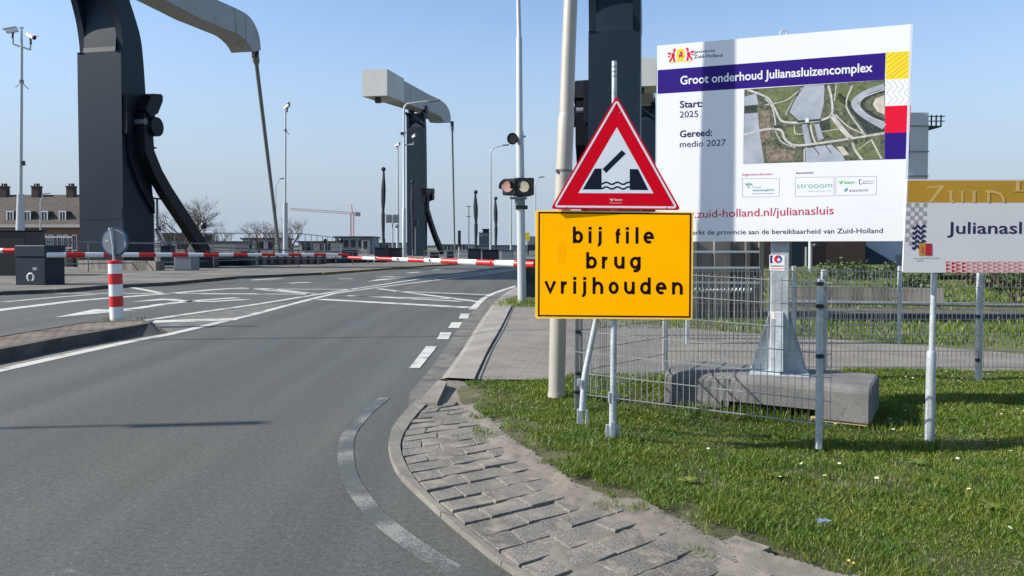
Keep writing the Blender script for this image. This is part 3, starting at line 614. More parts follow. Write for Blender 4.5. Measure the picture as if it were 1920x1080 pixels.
mark('stop_marking', [(600, 561), (880, 576.5)], .38)
for q in ([(650, 554), (868, 565)], [(708, 541), (900, 566)], [(742, 546), (915, 552.5)], [(660, 555), (850, 560)], [(440, 540.5), (505, 541), (593, 551.5)], [(380, 551), (590, 551.5)],
          [(440, 541.5), (665, 542.5)], [(232, 536), (300, 549)], [(75, 549.5), (480, 550.5)], [(458, 540), (590, 552)]): mark('box_marking', q, .24)
mark('lane_marking', [(-200, 610), (0, 581), (150, 563), (320, 550), (400, 543), (458, 539.5)], .40)
mark('side_marking', [(-200, 572), (0, 551.5), (175, 537), (300, 531), (480, 521), (565, 515.5), (690, 506), (800, 499)], .20, z=.005)
mark('lane_dash', [(0, 566.5), (90, 558.5), (182, 551.5)], .22)
for d in ([(472, 525), (527, 522)], [(542, 531), (582, 529)], [(635, 523), (662, 522.5)], [(765, 512), (787, 510)], [(812, 506), (828, 505)]): mark('lane_dash', d, .40)
def arrow(name, tip, b1, b2, neck, tail, wn, wt): 
    m = MB(); m.poly([tuple(G(*q, .004)) for q in (tip, b1, b2)]); m.ribbon([G(*q, .0045) for q in (neck, *tail)], wt); struct(name, m, M['line'])
arrow('arrow_marking', (102, 595), (178, 579.5), (256, 581), (205, 580.5), [(255, 578), (300, 571), (360, 564), (445, 558)], 0, .34)
arrow('arrow_marking', (245, 566), (300, 560), (345, 560.5), (320, 562), [(360, 565), (400, 565), (465, 561)], 0, .34)
arrow('arrow_marking', (688, 528), (712, 523), (752, 522), (725, 523), [(760, 522.5), (822, 522)], 0, .22)
arrow('arrow_marking', (700, 519.5), (735, 518), (745, 519.5), (735, 519), [(760, 520), (790, 520)], 0, .2)
mark('sidewalk_marking', [(20, 531), (35, 530.5)], .5, z=.13)

# ================================================================ LETTERING
def text_mesh(body, bold=0.0, spacing=1.0):
    c = bpy.data.curves.new('lettering', 'FONT'); c.body = body; c.size = 1; c.offset = bold; c.space_character = spacing; c.resolution_u = 3
    o = bpy.data.objects.new('lettering', c); COL.objects.link(o); dg = bpy.context.evaluated_depsgraph_get()
    me = bpy.data.meshes.new_from_object(o.evaluated_get(dg)); vs = [tuple(v.co) for v in me.vertices]; fs = [tuple(p.vertices) for p in me.polygons]
    bpy.data.objects.remove(o); bpy.data.curves.remove(c); bpy.data.meshes.remove(me); return vs, fs
class Board:
    """a vertical sign face; pixels of the photograph are read onto it"""
    def __init__(s, px, py, Y, yaw):
        s.p0 = at(px, py, Y); s.u = Vector((math.cos(yaw), math.sin(yaw), 0)); s.v = Vector((0, 0, 1)); s.n = Vector((math.sin(yaw), -math.cos(yaw), 0))
    def P(s, px, py, off=0.0): return onplane(px, py, s.p0, s.n) + s.n * off
    def poly(s, mb, pts, off, m): mb.poly([s.P(a, b, off) for a, b in pts], m); return mb
    def rib(s, mb, pts, wpx, off, m):
        q = [s.P(a, b) for a, b in pts]; wm = wpx * abs(q[0].y) / F; return mb.ribbon(q, wm, m, tuple(s.n), off)
    def text(s, mb, body, l, r, cap, off, m, bold=0.0, spacing=1.0, mono=None):
        """l, r = baseline ends; cap = cap height, all in pixels"""
        vs, fs = text_mesh(body, bold, spacing); xs = [v[0] for v in vs]; x0, x1 = min(xs), max(xs)
        A, B = s.P(*l), s.P(*r); U = B - A; ch = cap * A.y / F / 0.70; un = U.normalized(); up = s.v
        out = [A + U * ((v[0] - x0) / (x1 - x0)) + up * (v[1] * ch) + s.n * off for v in vs]
        mb.add(out, fs, m); return mb
def slab_outline(b, pts, thick, mat, name, parent, off=0.0):
    m = MB(); m.prism([b.P(x, y, off) for x, y in pts], -b.n * thick); return m.build(name, mat, parent)
def rrect(c, r=3, n=3):
    """round the corners of a pixel polygon"""
    out = []; k = len(c)
    for i in range(k):
        p = Vector((*c[i], 0)); a = Vector((*c[i - 1], 0)); b = Vector((*c[(i + 1) % k], 0))
        p1 = p + (a - p).normalized() * r; p2 = p + (b - p).normalized() * r
        for t in range(n + 1):
            q = t / n; z = p1 * (1 - q) ** 2 + p * 2 * q * (1 - q) + p2 * q * q; out.append((z.x, z.y))
    return out

# ---------------------------------------------------------------- yellow text sign (stroke lettering)
YS = Board(1151, 497, 5.62, R(-14))
t = thing('text_sign', 'yellow road sign reading bij file brug vrijhouden below the red triangle', 'road sign', YS.P(1150, 820))
slab_outline(YS, rrect([(1004, 394), (1300, 397.5), (1298, 599), (1003.5, 597)], 4), .012, M['yedge'], 'panel', t)
m = MB(); YS.poly(m, rrect([(1006.5, 397), (1298, 400), (1296, 597), (1006, 594.5)], 3), .0006, M['yellow']); m.build('face', None, t)
m = MB(); YS.rib(m, [(1011, 398.5), (1295, 401.3), (1293.3, 594.3), (1010.2, 591.8), (1011, 398.5)], 3.0, .0010, M['ink']); m.build('border', None, t)
def arc(cx, cy, rx, ry, a0, a1, n=12): return [(cx + rx * math.cos(R(a0 + (a1 - a0) * i / n)), cy + ry * math.sin(R(a0 + (a1 - a0) * i / n))) for i in range(n + 1)]
# strokes per letter: x 0..1 (ink width), y in x-heights
GL = {'b': [[(0, 0), (0, 1.46)], arc(.5, .5, .5, .5, 180, 540, 20)], 'd': [[(1, 0), (1, 1.46)], arc(.5, .5, .5, .5, 0, 360, 20)], 'o': [arc(.5, .5, .5, .5, 0, 360, 20)],
      'i': [[(.5, 0), (.5, 1)], [(.5, 1.30), (.5, 1.62)]], 'j': [[(1, 1)] + [(1, -.02)] + arc(.35, -.02, .65, .33, 0, -95, 8)[1:], [(1, 1.30), (1, 1.62)]],
      'l': [[(.5, 0), (.5, 1.46)]], 'f': [[(.42, 0), (.42, 1.0)] + arc(.95, 1.0, .53, .33, 180, 90, 7), [(-.02, .88), (1, .88)]],
      'e': [[(0.02, .5), (1, .5)] + arc(.5, .5, .5, .5, 0, 305, 18)[1:]], 'r': [[(0, 0), (0, 1)], arc(.75, .42, .75, .56, 165, 80, 8)], 'n': [[(0, 0), (0, 1)], arc(.5, .5, .5, .5, 180, 0, 12) + [(1, 0)]],
      'h': [[(0, 0), (0, 1.46)], arc(.5, .5, .5, .5, 180, 0, 12) + [(1, 0)]], 'u': [[(1, 0), (1, 1)], [(0, 1)] + arc(.5, .5, .5, .5, 180, 360, 12)],
      'g': [arc(.5, .5, .5, .5, 0, 360, 20), [(1, 1)] + [(1, 0)] + arc(.5, -.02, .5, .34, 0, -115, 9)[1:]], 'v': [[(0, 1), (.5, 0.04), (1, 1)]]}
lines = [('bijfile', [(1074, 1093), (1103.5, 1109), (1116, 1128), (1151.5, 1165.5), (1173.5, 1179), (1191.5, 1197), (1206.5, 1226)], 456.5, 23),
         ('brug', [(1099, 1119), (1128.5, 1142.5), (1151.5, 1171), (1181, 1201)], 504, 23), ('vrijhouden', [(1021, 1042), (1051.5, 1066.5), (1075, 1080), (1086.5, 1099), (1111, 1131),
          (1141, 1160), (1170, 1190), (1200, 1220), (1229.5, 1249.5), (1260, 1280)], 551.5, 23.5)]
sw = 5.6
for word, xs, base, xh in lines:
    m = MB()
    for ch, (xa, xb) in zip(word, xs):
        ins_ = 0 if ch in 'il' else sw / 2; xa2, xb2 = xa + ins_, xb - ins_
        if ch == 'v': xa2 += 0.3
        for k, st in enumerate(GL[ch]):
            q = []
            for i, (gx_, gy_) in enumerate(st):
                hh = xh - sw; yy = gy_ * hh + sw / 2
                px_ = xa2 + (xb2 - xa2) * gx_; py_ = base - yy - 0.008 * (xa - 1151) * -1
                q.append([px_, py_])
            # square ends reach the base line and the top
            for e0, e1 in ((0, 1), (-1, -2)):
                dx, dy = q[e0][0] - q[e1][0], q[e0][1] - q[e1][1]; L_ = math.hypot(dx, dy)
                if (q[0][0] - q[-1][0]) ** 2 + (q[0][1] - q[-1][1]) ** 2 > 1 and abs(dy) > abs(dx) and min(z_[1] for z_ in st) < 1.2: q[e0][0] += dx / L_ * sw / 2; q[e0][1] += dy / L_ * sw / 2
            YS.rib(m, q, sw, .0012 + .0003 * k, M['ink'])
    m.build('lettering', None, t)
m = MB(); YS.poly(m, [(1046, 456), (1060, 456.5), (1060, 494), (1046, 493.5)], .0009, P('tape_yellow', (.95, .395, .0), .6, 0, .03, spec=.02)); m.build('tape_patch', None, t)
m = MB(); YS.text(m, 'Bord E-1', (1018, 594.5), (1044, 594.9), 2.2, .0016, M['yedge']); m.build('small_print', None, t)
for y_ in (430, 560): m = MB(); m.box(YS.P(1150, y_, -.03), (.5, .02, .03), None, (YS.u, -YS.n, YS.v)); m.build('back_rail', M['galv'], t)

# ---------------------------------------------------------------- red triangle sign
TS = Board(1155, 330, 5.60, R(-12))
t = thing('warning_sign', 'red and white warning triangle with an opening bridge over water', 'road sign', TS.P(1155, 391))
tri = lambda a, l, r, rr: rrect([a, r, l], rr, 4)
slab_outline(TS, tri((1156, 179), (1032, 392), (1277, 394), 9), .012, M['signred'], 'panel', t)
m = MB(); TS.rib(m, tri((1156.3, 189), (1040.5, 387), (1268, 389), 6) + [tri((1156.3, 189), (1040.5, 387), (1268, 389), 6)[0]], 3.6, .0008, M['signwhite']); m.build('rim_line', None, t)
m = MB(); TS.poly(m, [(1156.6, 238.5), (1225.3, 362.5), (1084.5, 362)], .0008, M['signwhite']); m.build('face', None, t)
m = MB()
TS.poly(m, [(1092.5, 355.3), (1115.5, 316), (1128, 316), (1128, 355.3)], .0012, M['signnavy']); TS.poly(m, [(1180.7, 317), (1196.4, 317), (1215.7, 356.6), (1180.7, 356)], .0012, M['signnavy'])
TS.poly(m, [(1129.6, 317), (1165.8, 281.4), (1173.5, 288), (1136.3, 324.5)], .0012, M['signnavy'])
for y0 in (343.3, 352):
    TS.rib(m, [(1128 + 52.7 * i / 24, y0 + .3 + 2.0 * math.sin(i / 24 * 2 * math.pi * 2.5 + 2.2)) for i in range(25)], 3.0, .0016, M['signnavy'])
m.build('opening_bridge_symbol', None, t)
m = MB(); TS.text(m, 'bam', (1152.5, 376), (1166.5, 376.2), 3.6, .0012, M['signwhite'], .02); TS.poly(m, [(1143, 372.5), (1147, 374), (1150, 371.5), (1149, 376), (1146, 377)], .0012, M['signwhite'])
TS.rib(m, [(1143, 380.5), (1166, 380.8)], .5, .0012, M['signwhite']); m.build('maker_logo', None, t)

# their common stand
t = thing('sign_stand', 'galvanised tube stand with slanting brace and spade feet carrying both signs', 'sign stand', at(1150, 830, 5.68))
Yb = 5.67
m = MB(); pxtube(m, [(1152, 115, 9.5), (1151, 600, 11.5), (1149.5, 742, 11.5)], Yb); m.build('post', M['galv'], t)
m = MB(); pxtube(m, [(1149.5, 735, 14), (1149, 800, 14)], Yb); b_ = at(1143, 745, Yb); m.box(b_, (.014, .05, .075)); m.box(at(1156, 742, Yb), (.03, .04, .035)); m.build('sleeve', M['galv'], t)
for k in range(3): m = MB(); p = at(1152, 126 + 9 * k, Yb); m.tube([p, p + Vector((0, 0, .006))], .0215); m.build('clamp_mark', M['galvd'], t)
m = MB(); c_ = at(1149, 812, Yb); m.box((c_.x, Yb, c_.z - .01), (.105, .012, .15), bev=.004); m.box((c_.x - .002, Yb - .018, c_.z + .02), (.03, .03, .14)); m.build('spade_foot', M['galv'], t)
m = MB(); pxtube(m, [(1118, 560, 11), (1118, 600, 11), (1099, 690, 11.5), (1096, 712, 12.5), (1092, 770, 13)], 6.0); m.build('brace', M['galv'], t)
m = MB(); c_ = at(1092, 776, 6.0); m.box((c_.x - .02, 6.0, c_.z - .02), (.045, .012, .12), bev=.004); m.box((c_.x + .032, 5.99, c_.z - .02), (.018, .06, .115)); m.box(at(1086, 717, 5.97), (.03, .03, .05)); m.build('spade_foot', M['galv'], t)

# ---------------------------------------------------------------- project billboard
BY = R(-18); BB = Board(1468, 260, 7.10, BY)
t = thing('project_billboard', 'large white project billboard on a grey steel mast beside the mesh fence', 'billboard', (BB.P(1463, 703).x, BB.P(1463, 703).y, .3))
slab_outline(BB, [(1232, 85.5), (1711, 45), (1697.5, 452), (1230, 453)], .03, M['bbwhite'], 'board', t)
slab_outline(BB, [(1706.3, 45.8), (1711.6, 45.2), (1698.3, 452.4), (1693.5, 452.2)], .034, M['signwhite'], 'edge_profile', t, .002)
m = MB(); BB.poly(m, [(1233, 131.5), (1660.5, 99), (1659, 149.5), (1233, 176)], .0008, M['purple']); m.build('title_band', None, t)
m = MB(); BB.text(m, 'Groot onderhoud Julianasluizencomplex', (1275.5, 158.5), (1636, 134.2), 15.5, .0016, M['bbwhite'], .018); m.build('title_lettering', None, t)
m = MB()
BB.text(m, 'provincie', (1302, 100), (1340, 97), 5.6, .0012, M['txt'], .006); BB.text(m, 'Zuid-Holland', (1301, 109.5), (1354.5, 106.3), 6.4, .0012, M['txt'], .006); m.build('province_lettering', None, t)
# coat of arms: two supporters beside a crowned yellow shield
m = MB(); BB.poly(m, rrect([(1268.5, 92), (1283.5, 91), (1284, 113), (1269, 115)], 6), .0008, M['bbyellow'])
for sx in (-1, 1):
    for q in ([(5, 1), (9, 0), (11, 4), (8, 8)], [(9, 7), (13, 9), (14, 15), (9, 17), (7, 12)], [(10, 15), (15, 17), (19, 24), (15, 24)], [(8, 16), (11, 17), (10, 25), (6, 25)], [(14, 8), (19, 6), (21, 9), (15, 12)], [(15, 14), (20, 12), (20, 16)]):
        BB.poly(m, [(1276.5 + sx * (4 + a), 90 + b - (sx * (4 + a)) * .08) for a, b in q], .0012, M['bbred'])
for q in ([(1274, 98), (1278, 96), (1280, 100), (1276, 102)], [(1273, 102), (1280, 101), (1281, 108), (1277, 106), (1273, 109)]): BB.poly(m, q, .0014, M['txtred'])
BB.rib(m, [(1256, 117.5), (1276, 114), (1298, 115)], 2, .0010, M['bbyellow']); m.build('coat_of_arms', None, t)
m = MB(); BB.text(m, 'Start:', (1274.5, 202), (1317.5, 200), 12.5, .0012, M['txt'], .022); BB.text(m, 'Gereed:', (1274.5, 257.5), (1335, 254.5), 12.5, .0012, M['txt'], .022)
BB.text(m, '2025', (1274.5, 220.5), (1309, 218.8), 11.5, .0012, M['txt'], .004); BB.text(m, 'medio 2027', (1274.5, 276.2), (1361, 272.8), 11.5, .0012, M['txt'], .004); m.build('date_lettering', None, t)
m = MB(); BB.text(m, 'www.zuid-holland.nl/julianasluis', (1251, 410), (1563, 401.5), 14.5, .0012, M['txtred'], .006); m.build('address_lettering', None, t)
m = MB(); BB.text(m, 'Samen werkt de provincie aan de bereikbaarheid van Zuid-Holland', (1247, 440.5), (1655, 436.8), 8.6, .0012, M['txt'], .006); m.build('slogan_lettering', None, t)
# coloured squares
sq = [[(1661, 98.7), (1709.5, 95), (1709, 147), (1660.5, 149.5)], [(1660.5, 149.5), (1709, 147), (1708, 197), (1659.5, 199)], [(1659.5, 199), (1708, 197), (1706.5, 248), (1659, 249.5)], [(1659, 249.5), (1706.5, 248), (1705, 298), (1658.5, 299)]]
m = MB()
for q, c in zip(sq, ('bbyellow', 'bbwhite', 'bbred', 'purple')): BB.poly(m, q, .0008, M[c])
def clipseg(q, seg):
    return seg
for k in range(6):   # slanted lines on the yellow square
    a0 = 1662 + k * 9
    for (xa, ya, xb, yb) in [(1661.5, 146 - k * 9, 1661.5 + min(47, (146 - k * 9 - 98) * 1.35), max(98, 146 - k * 9 - 35))]: BB.rib(m, [(xa, ya), (xb, yb)], .8, .0012, M['bbydark'])
for k in range(3): BB.rib(m, [(1670 + k * 13, 146.5 - k * .6), (1708, 118 + k * 10)], .8, .0012, M['bbydark'])
for c, y0, x_ in (('bbgrey', 150, 1661), ('bbrdark', 200, 1660)):
    for k in range(4):
        xx = x_ + 5 + k * 11; BB.rib(m, [(xx - 4, y0 + 1), (xx + 7, y0 + 12), (xx - 4, y0 + 24), (xx + 7, y0 + 36), (xx - 3, y0 + 46)], .8, .0012, M[c])
BB.text(m, 'u', (1700, 246), (1702, 246), 2, .0014, M['bbwhite']); m.build('colour_squares', None, t)

# aerial view printed on the board (flat print)
def m_print(name, ca, cb, sc, th=.5):
    mm, n, b = nodes(name); g = n.nodes.new('ShaderNodeNewGeometry'); a = noise(n, sc, 6, .75, g.outputs['Position']); r = ramp(n, a.outputs[0], [(.36, ca), (.50, tuple((x + y) / 2 for x, y in zip(ca, cb))), (.64, cb)])
    n.links.new(r.outputs[0], b.inputs['Base Color']); b.inputs['Roughness'].default_value = .4; return mm
pg = m_print('print_green', (.018, .03, .018), (.22, .22, .13), 26); pw = m_print('print_water', (.30, .33, .38), (.46, .48, .54), 3); pd = m_print('print_dark', (.012, .018, .018), (.07, .085, .065), 40)
pr = m_print('print_road', (.42, .40, .36), (.72, .69, .64), 25); pgl = m_print('print_meadow', (.08, .11, .035), (.21, .23, .10), 18); pbe = m_print('print_beige', (.50, .42, .34), (.72, .66, .58), 25); pbr = m_print('print_brown', (.10, .075, .06), (.36, .29, .22), 28)
A = lambda x, y: (1360 + x / 5.333, 140 + y / 5.333)
m = MB(); BB.poly(m, [A(190, 148), A(1597, 52), A(1590, 848), A(178, 893)], .0008, pg)
def ap(pts, mat, o): BB.poly(m, [A(*q) for q in pts], o, mat)
def ar(pts, wd, mat, o): BB.rib(m, [(q.x, q.y) for q in bez([(*A(*q), 0) for q in pts], 4)], wd / 5.333, o, mat)
ap([(330, 150), (700, 120), (720, 250), (580, 420), (520, 330), (450, 230)], pgl, .0010); ap([(1090, 110), (1590, 70), (1590, 110), (1300, 200), (1240, 330), (1120, 330)], pgl, .0010)
ap([(600, 530), (690, 520), (790, 640), (780, 690), (650, 690)], pgl, .0010); ap([(1000, 450), (1110, 440), (1180, 620), (1090, 640), (950, 560)], pgl, .0010)
ap([(350, 360), (440, 350), (450, 620), (340, 700)], pbr, .0011)
ap([(1110, 240), (1240, 340), (1420, 590), (1590, 560), (1590, 470), (1300, 330), (1230, 250), (1140, 180)], pd, .0010); ap([(940, 450), (1040, 440), (1050, 560), (960, 560)], pd, .0011)
ap([(790, 112), (990, 100), (985, 280), (950, 440), (735, 462), (640, 372), (700, 250)], pw, .0012)
ap([(190, 220), (310, 190), (330, 300), (190, 310)], pw, .0012); ap([(190, 390), (325, 380), (345, 600), (390, 885), (178, 893), (186, 560)], pw, .0012)
ap([(800, 730), (1060, 700), (1160, 790), (1200, 862), (808, 876)], pw, .0012); ap([(190, 320), (310, 300), (320, 380), (190, 390)], pd, .0013)
ap([(765, 500), (815, 495), (860, 690), (800, 700)], pw, .0012); ap([(890, 500), (935, 490), (985, 640), (930, 660)], pw, .0012)
ar([(1590, 120), (1400, 190), (1290, 290), (1400, 410), (1590, 520)], 62, pw, .0012); ar([(1590, 160), (1440, 210), (1370, 300), (1450, 390), (1590, 460)], 34, pd, .0013)
ap([(1590, 205), (1500, 240), (1475, 300), (1520, 370), (1592, 400)], pbe, .0014); ar([(1592, 150), (1400, 220), (1340, 300), (1400, 395), (1588, 476)], 9, pr, .0015)
ap([(1110, 720), (1170, 715), (1240, 800), (1180, 810)], pbe, .0014); ap([(400, 720), (700, 760), (690, 860), (420, 870)], pbr, .0011); ap([(1280, 700), (1500, 640), (1590, 840), (1350, 850)], pgl, .0011)
for q, wd in (([(220, 150), (420, 230), (500, 350), (560, 460), (690, 480), (800, 470), (930, 460), (1060, 400), (1060, 230), (1030, 110)], 20), ([(190, 600), (340, 560), (470, 540), (560, 560), (600, 650), (700, 705), (900, 690), (1180, 650), (1590, 585)], 20),
              ([(470, 540), (500, 500), (470, 330), (400, 240)], 12), ([(500, 560), (560, 670), (700, 730)], 10), ([(1060, 400), (1180, 560), (1260, 640)], 44), ([(1100, 400), (1230, 520), (1400, 600)], 12), ([(400, 300), (600, 260), (770, 130)], 9), ([(600, 400), (700, 220)], 9),
              ([(850, 500), (870, 600), (900, 680)], 16), ([(1270, 110), (1210, 320), (1380, 580)], 14), ([(1090, 260), (1110, 90)], 9), ([(690, 510), (700, 590), (780, 590)], 9), ([(960, 570), (1150, 540)], 7), ([(790, 740), (790, 870)], 14),
              ([(1270, 680), (1300, 760), (1370, 850)], 22), ([(1330, 750), (1460, 650)], 7), ([(1460, 650), (1560, 840)], 14)): ar(q, wd, pr, .0016)
ar([(720, 470), (860, 460), (960, 450)], 22, pd, .0018); ar([(650, 385), (740, 470)], 6, pd, .0018); ar([(880, 720), (940, 800)], 8, pd, .0018); ar([(1000, 705), (1060, 785)], 8, pd, .0018); ar([(760, 120), (680, 260), (640, 360)], 5, pd, .0018); ar([(900, 715), (820, 725)], 14, pd, .0018)
ap([(800, 440), (830, 430), (835, 470), (800, 480)], M['bbwhite'], .002); ap([(480, 510), (560, 500), (570, 530), (490, 540)], pd, .002)
m.build('aerial_view', None, t)
# small logo boxes
m = MB()
for q in ([(1392, 334), (1461, 335), (1461, 368.5), (1392, 369.5)], [(1491, 332.5), (1563.5, 331.5), (1563.5, 367), (1491, 368.5)], [(1567, 331.5), (1643, 330.5), (1643, 365), (1567, 366.5)]): BB.rib(m, q + [q[0]], .6, .0010, M['bbgrey'])
BB.text(m, 'Ingenieursbureau', (1392, 329.5), (1448, 328), 4.6, .0012, M['txtred']); BB.text(m, 'Aannemer', (1492, 326.5), (1526, 325.5), 4.6, .0012, M['txt'])
BB.text(m, 'Royal', (1411, 352), (1426, 352), 3, .0012, M['teal']); BB.text(m, 'HaskoningDHV', (1411, 358.5), (1452, 357.6), 3.8, .0012, M['teal'], .01); BB.text(m, 'Enhancing Society Together', (1411, 364), (1452, 363.5), 2, .0012, M['blue'])
for q, c in (([(1397, 342), (1402, 346), (1400, 349)], 'blue'), ([(1402, 341), (1406, 345), (1403, 348)], 'teal'), ([(1407, 343), (1412, 345), (1405, 348)], 'green'), ([(1401, 349), (1405, 349), (1404, 354)], 'green')): BB.poly(m, q, .0012, M[c])
BB.text(m, 'strooom', (1494, 353), (1560, 351.5), 10.5, .0012, M['teal'], -.012); BB.text(m, 'Samen, duurzaam, sterk', (1515, 359.5), (1559, 358.5), 2, .0012, M['bbgrey'])
BB.text(m, 'bam', (1583, 344.5), (1602, 344), 6, .0012, M['green'], .01); BB.poly(m, [(1571, 339), (1576, 341), (1580.5, 338), (1579, 343), (1576, 345.5)], .0012, M['green'])
BB.rib(m, [(1615, 337), (1611, 337), (1611.5, 345), (1615, 345)], 1, .0012, M['ink']); BB.text(m, 'Van Hattum en', (1617, 340.5), (1639, 340), 2.2, .0012, M['txtred']); BB.text(m, 'Blankevoort', (1617, 344.3), (1638, 343.9), 2.2, .0012, M['ink'])
BB.text(m, 'EQUANS', (1593, 359.5), (1627, 358.5), 4, .0012, M['txt'], 0, 1.2); BB.poly(m, [(1582, 359), (1584, 354), (1590, 352), (1588, 358)], .0012, M['teal']); m.build('company_logos', None, t)
# mast, plate, gussets, ring
pc = BB.P(1461, 703); base = Vector((pc.x, pc.y, 0)) - BB.n * .14; zt = .315; ax = (BB.u, -BB.n, BB.v)
m = MB(); m.box((base.x, base.y, (2.9 + zt) / 2), (.165, .165, 2.9 - zt), None, ax, .008); m.build('mast', M['galv'], t)
m = MB(); m.box((base.x, base.y, zt), (.52, .52, .022), None, ax, .004); m.build('base_plate', M['galv'], t)
for k in range(4):
    a = BY + math.pi / 4 * 0 + k * math.pi / 2; d = Vector((math.cos(a), math.sin(a), 0)); sd2 = Vector((-d.y, d.x, 0)); q = base.copy(); q.z = zt + .011
    m = MB(); m.prism([q + d * .0825 + sd2 * -.006 + Vector((0, 0, .56)), q + d * .0825 + sd2 * -.006, q + d * .25 + sd2 * -.006, q + d * .24 + sd2 * -.006 + Vector((0, 0, .03))], sd2 * .012)
    e1 = q + d * .0825 + Vector((0, 0, .56)); e2 = q + d * .24 + Vector((0, 0, .03)); m.prism([e1 - sd2 * .03, e2 - sd2 * .03, e2 + sd2 * .03, e1 + sd2 * .03], d * .008); m.build('gusset', M['galv'], t)
m = MB(); rc = BB.P(1469.5, 63, -.02); m.tube([rc + BB.u * (.032 * math.cos(a)) + Vector((0, 0, .032 * math.sin(a) + .004)) for a in np.linspace(-math.pi / 2, 1.5 * math.pi, 17)], .007); m.build('lifting_ring', M['galv'], t)
SF = Board(1457, 500, pc.y + .02, BY); SF.p0 = base + BB.n * .0835 + Vector((0, 0, 1.0))
m = MB(); SF.poly(m, [(1442.5, 477.5), (1471.5, 478), (1471, 508), (1442.5, 507)], .001, M['white']); SF.poly(m, [(1444, 479), (1449, 479), (1447.5, 486), (1449, 493.5), (1444, 493.5)], .0015, M['purple'])
SF.poly(m, arc(1459, 486, 7.5, 7.5, 90, 270, 10), .0018, M['bbred']); SF.poly(m, arc(1459, 486, 7.5, 7.5, 270, 450, 10), .0018, M['blue']); SF.poly(m, arc(1460, 487, 3, 3, 0, 360, 10)[:-1], .0022, M['white'])
SF.text(m, 'Nederland', (1445, 500), (1469, 500), 3.2, .0016, M['txt'], .02); SF.rib(m, [(1445, 504), (1469, 504)], 1.2, .0016, M['bbred']); m.build('sticker', None, t)
m = MB(); SF.poly(m, [(1446, 584), (1469, 584), (1468.5, 598), (1446, 598)], .001, M['white']); SF.rib(m, arc(1457, 591, 4, 4, 0, 360, 10), 1, .0015, M['bbred']); SF.rib(m, [(1462, 586), (1468, 586)], 1.2, .0015, M['bbred']); SF.rib(m, [(1462, 596), (1468, 596)], 1.2, .0015, M['bbred']); m.build('sticker', None, t)

# concrete ballast block and its planks
C0 = Vector((3.03, 6.46, 0)); du = Vector((-.868, .497, 0)); dv = Vector((.497, .868, 0)); bc = C0 + du * .90 + dv * .42
t = thing('ballast_block', 'long grey concrete ballast block under the billboard mast', 'concrete block', (bc.x, bc.y, 0))
m = MB(); prof = []
hw = .42; hh = .315
prof = [(-hw - .01, .0), (-hw, .245), (-hw + .012, .272), (-hw + .035, .295), (-hw + .07, .309), (-hw + .13, hh), (hw - .13, hh), (hw - .06, .308), (hw - .02, .28), (hw, .24), (hw + .01, 0)]
def section(s, z0): return [bc + du * s + dv * (a) + Vector((0, 0, max(b, z0))) for a, b in prof]
secs = [(-.905, 0.0, .965), (-.885, 0.0, 1.0), (-.47, 0.0, 1), (-.465, .075, 1), (.36, .075, 1), (.365, 0, 1), (.50, 0, 1), (.885, 0, 1), (.905, 0, .965)]
vs = []
for s_, z0, k_ in secs:
    for a, b in prof: vs.append(bc + du * s_ + dv * (a * k_) + Vector((0, 0, max(b * (k_ if b > .2 else 1), z0) + .0)))
npf = len(prof); fs = [(i * npf + j, i * npf + (j + 1) % npf, (i + 1) * npf + (j + 1) % npf, (i + 1) * npf + j) for i in range(len(secs) - 1) for j in range(npf)]
fs += [tuple(range(npf)), tuple(range((len(secs) - 1) * npf, len(secs) * npf))]; m.add(vs, fs, None, False); m.build('block', M['concrete'], t)
m = MB(); g_ = bc + du * .31 - dv * .418; m.box((g_.x, g_.y, .15), (.05, .012, .26), None, (du, dv, (0, 0, 1))); m.build('cast_groove', M['steel'], t)
for k, (a0, ln) in enumerate(((-.66, .46), (-.60, .40))):
    q = bc + du * a0 - dv * (.36 - .10 * k * 0 - .7 * k); tag(MB().box((q.x - .01, q.y, -.012), (ln, .10, .035), M['wood'], (du, dv, (0, 0, 1)), .004).build('wooden_plank', None), ['pale wooden plank wedged under the front right corner of the concrete block', 'pale wooden plank under the back of the concrete block'][k], 'plank', 'planks under the concrete block')

# ---------------------------------------------------------------- lock information sign
IS = Board(1745, 425, 5.93, R(-7))
t = thing('information_sign', 'pale grey information sign with ochre top band reading Julianasluis', 'information sign', at(1744, 838, 5.9))
slab_outline(IS, rrect([(1700.5, 336), (2260, 336), (2262, 513), (1692.5, 511)], 4), .02, M['panel'], 'panel', t)
m = MB(); IS.poly(m, [(1702.5, 338.5), (2258, 338.5), (2259, 380.5), (1701, 379.5)], .0006, M['ochre']); m.build('ochre_band', None, t)
m = MB()
o_ = .0011
for q, wd in (([(1740, 352), (1768, 349)], 3), ([(1768, 348), (1744, 379.5)], 5.5), ([(1740, 350), (1739, 356)], 2), ([(1776, 358), (1791, 358)], 1.6), ([(1783, 358), (1783, 376), (1787, 379.5)], 5), ([(1797, 358), (1812, 358)], 1.6), ([(1804, 358), (1804, 379.5)], 4), ([(1816, 358), (1834, 358)], 1.6), ([(1826, 358.5), (1826, 379.5)], 5.5),
              ([(1847, 358.5), (1862, 359.5), (1876, 364), (1881, 372), (1882, 379.8)], 4.5), ([(1853, 360), (1853, 379.5)], 5), ([(1908, 339.5), (1908, 357)], 7), ([(1898, 358), (1920, 358)], 2)): IS.rib(m, q, wd, o_, M['ochrel']); o_ += .0002
m.build('band_lettering', None, t)
m = MB(); IS.text(m, 'Julianasluis', (1776, 438), (1966, 438), 22.0, .0010, M['txt'], .012); m.build('name_lettering', None, t)
m = MB()
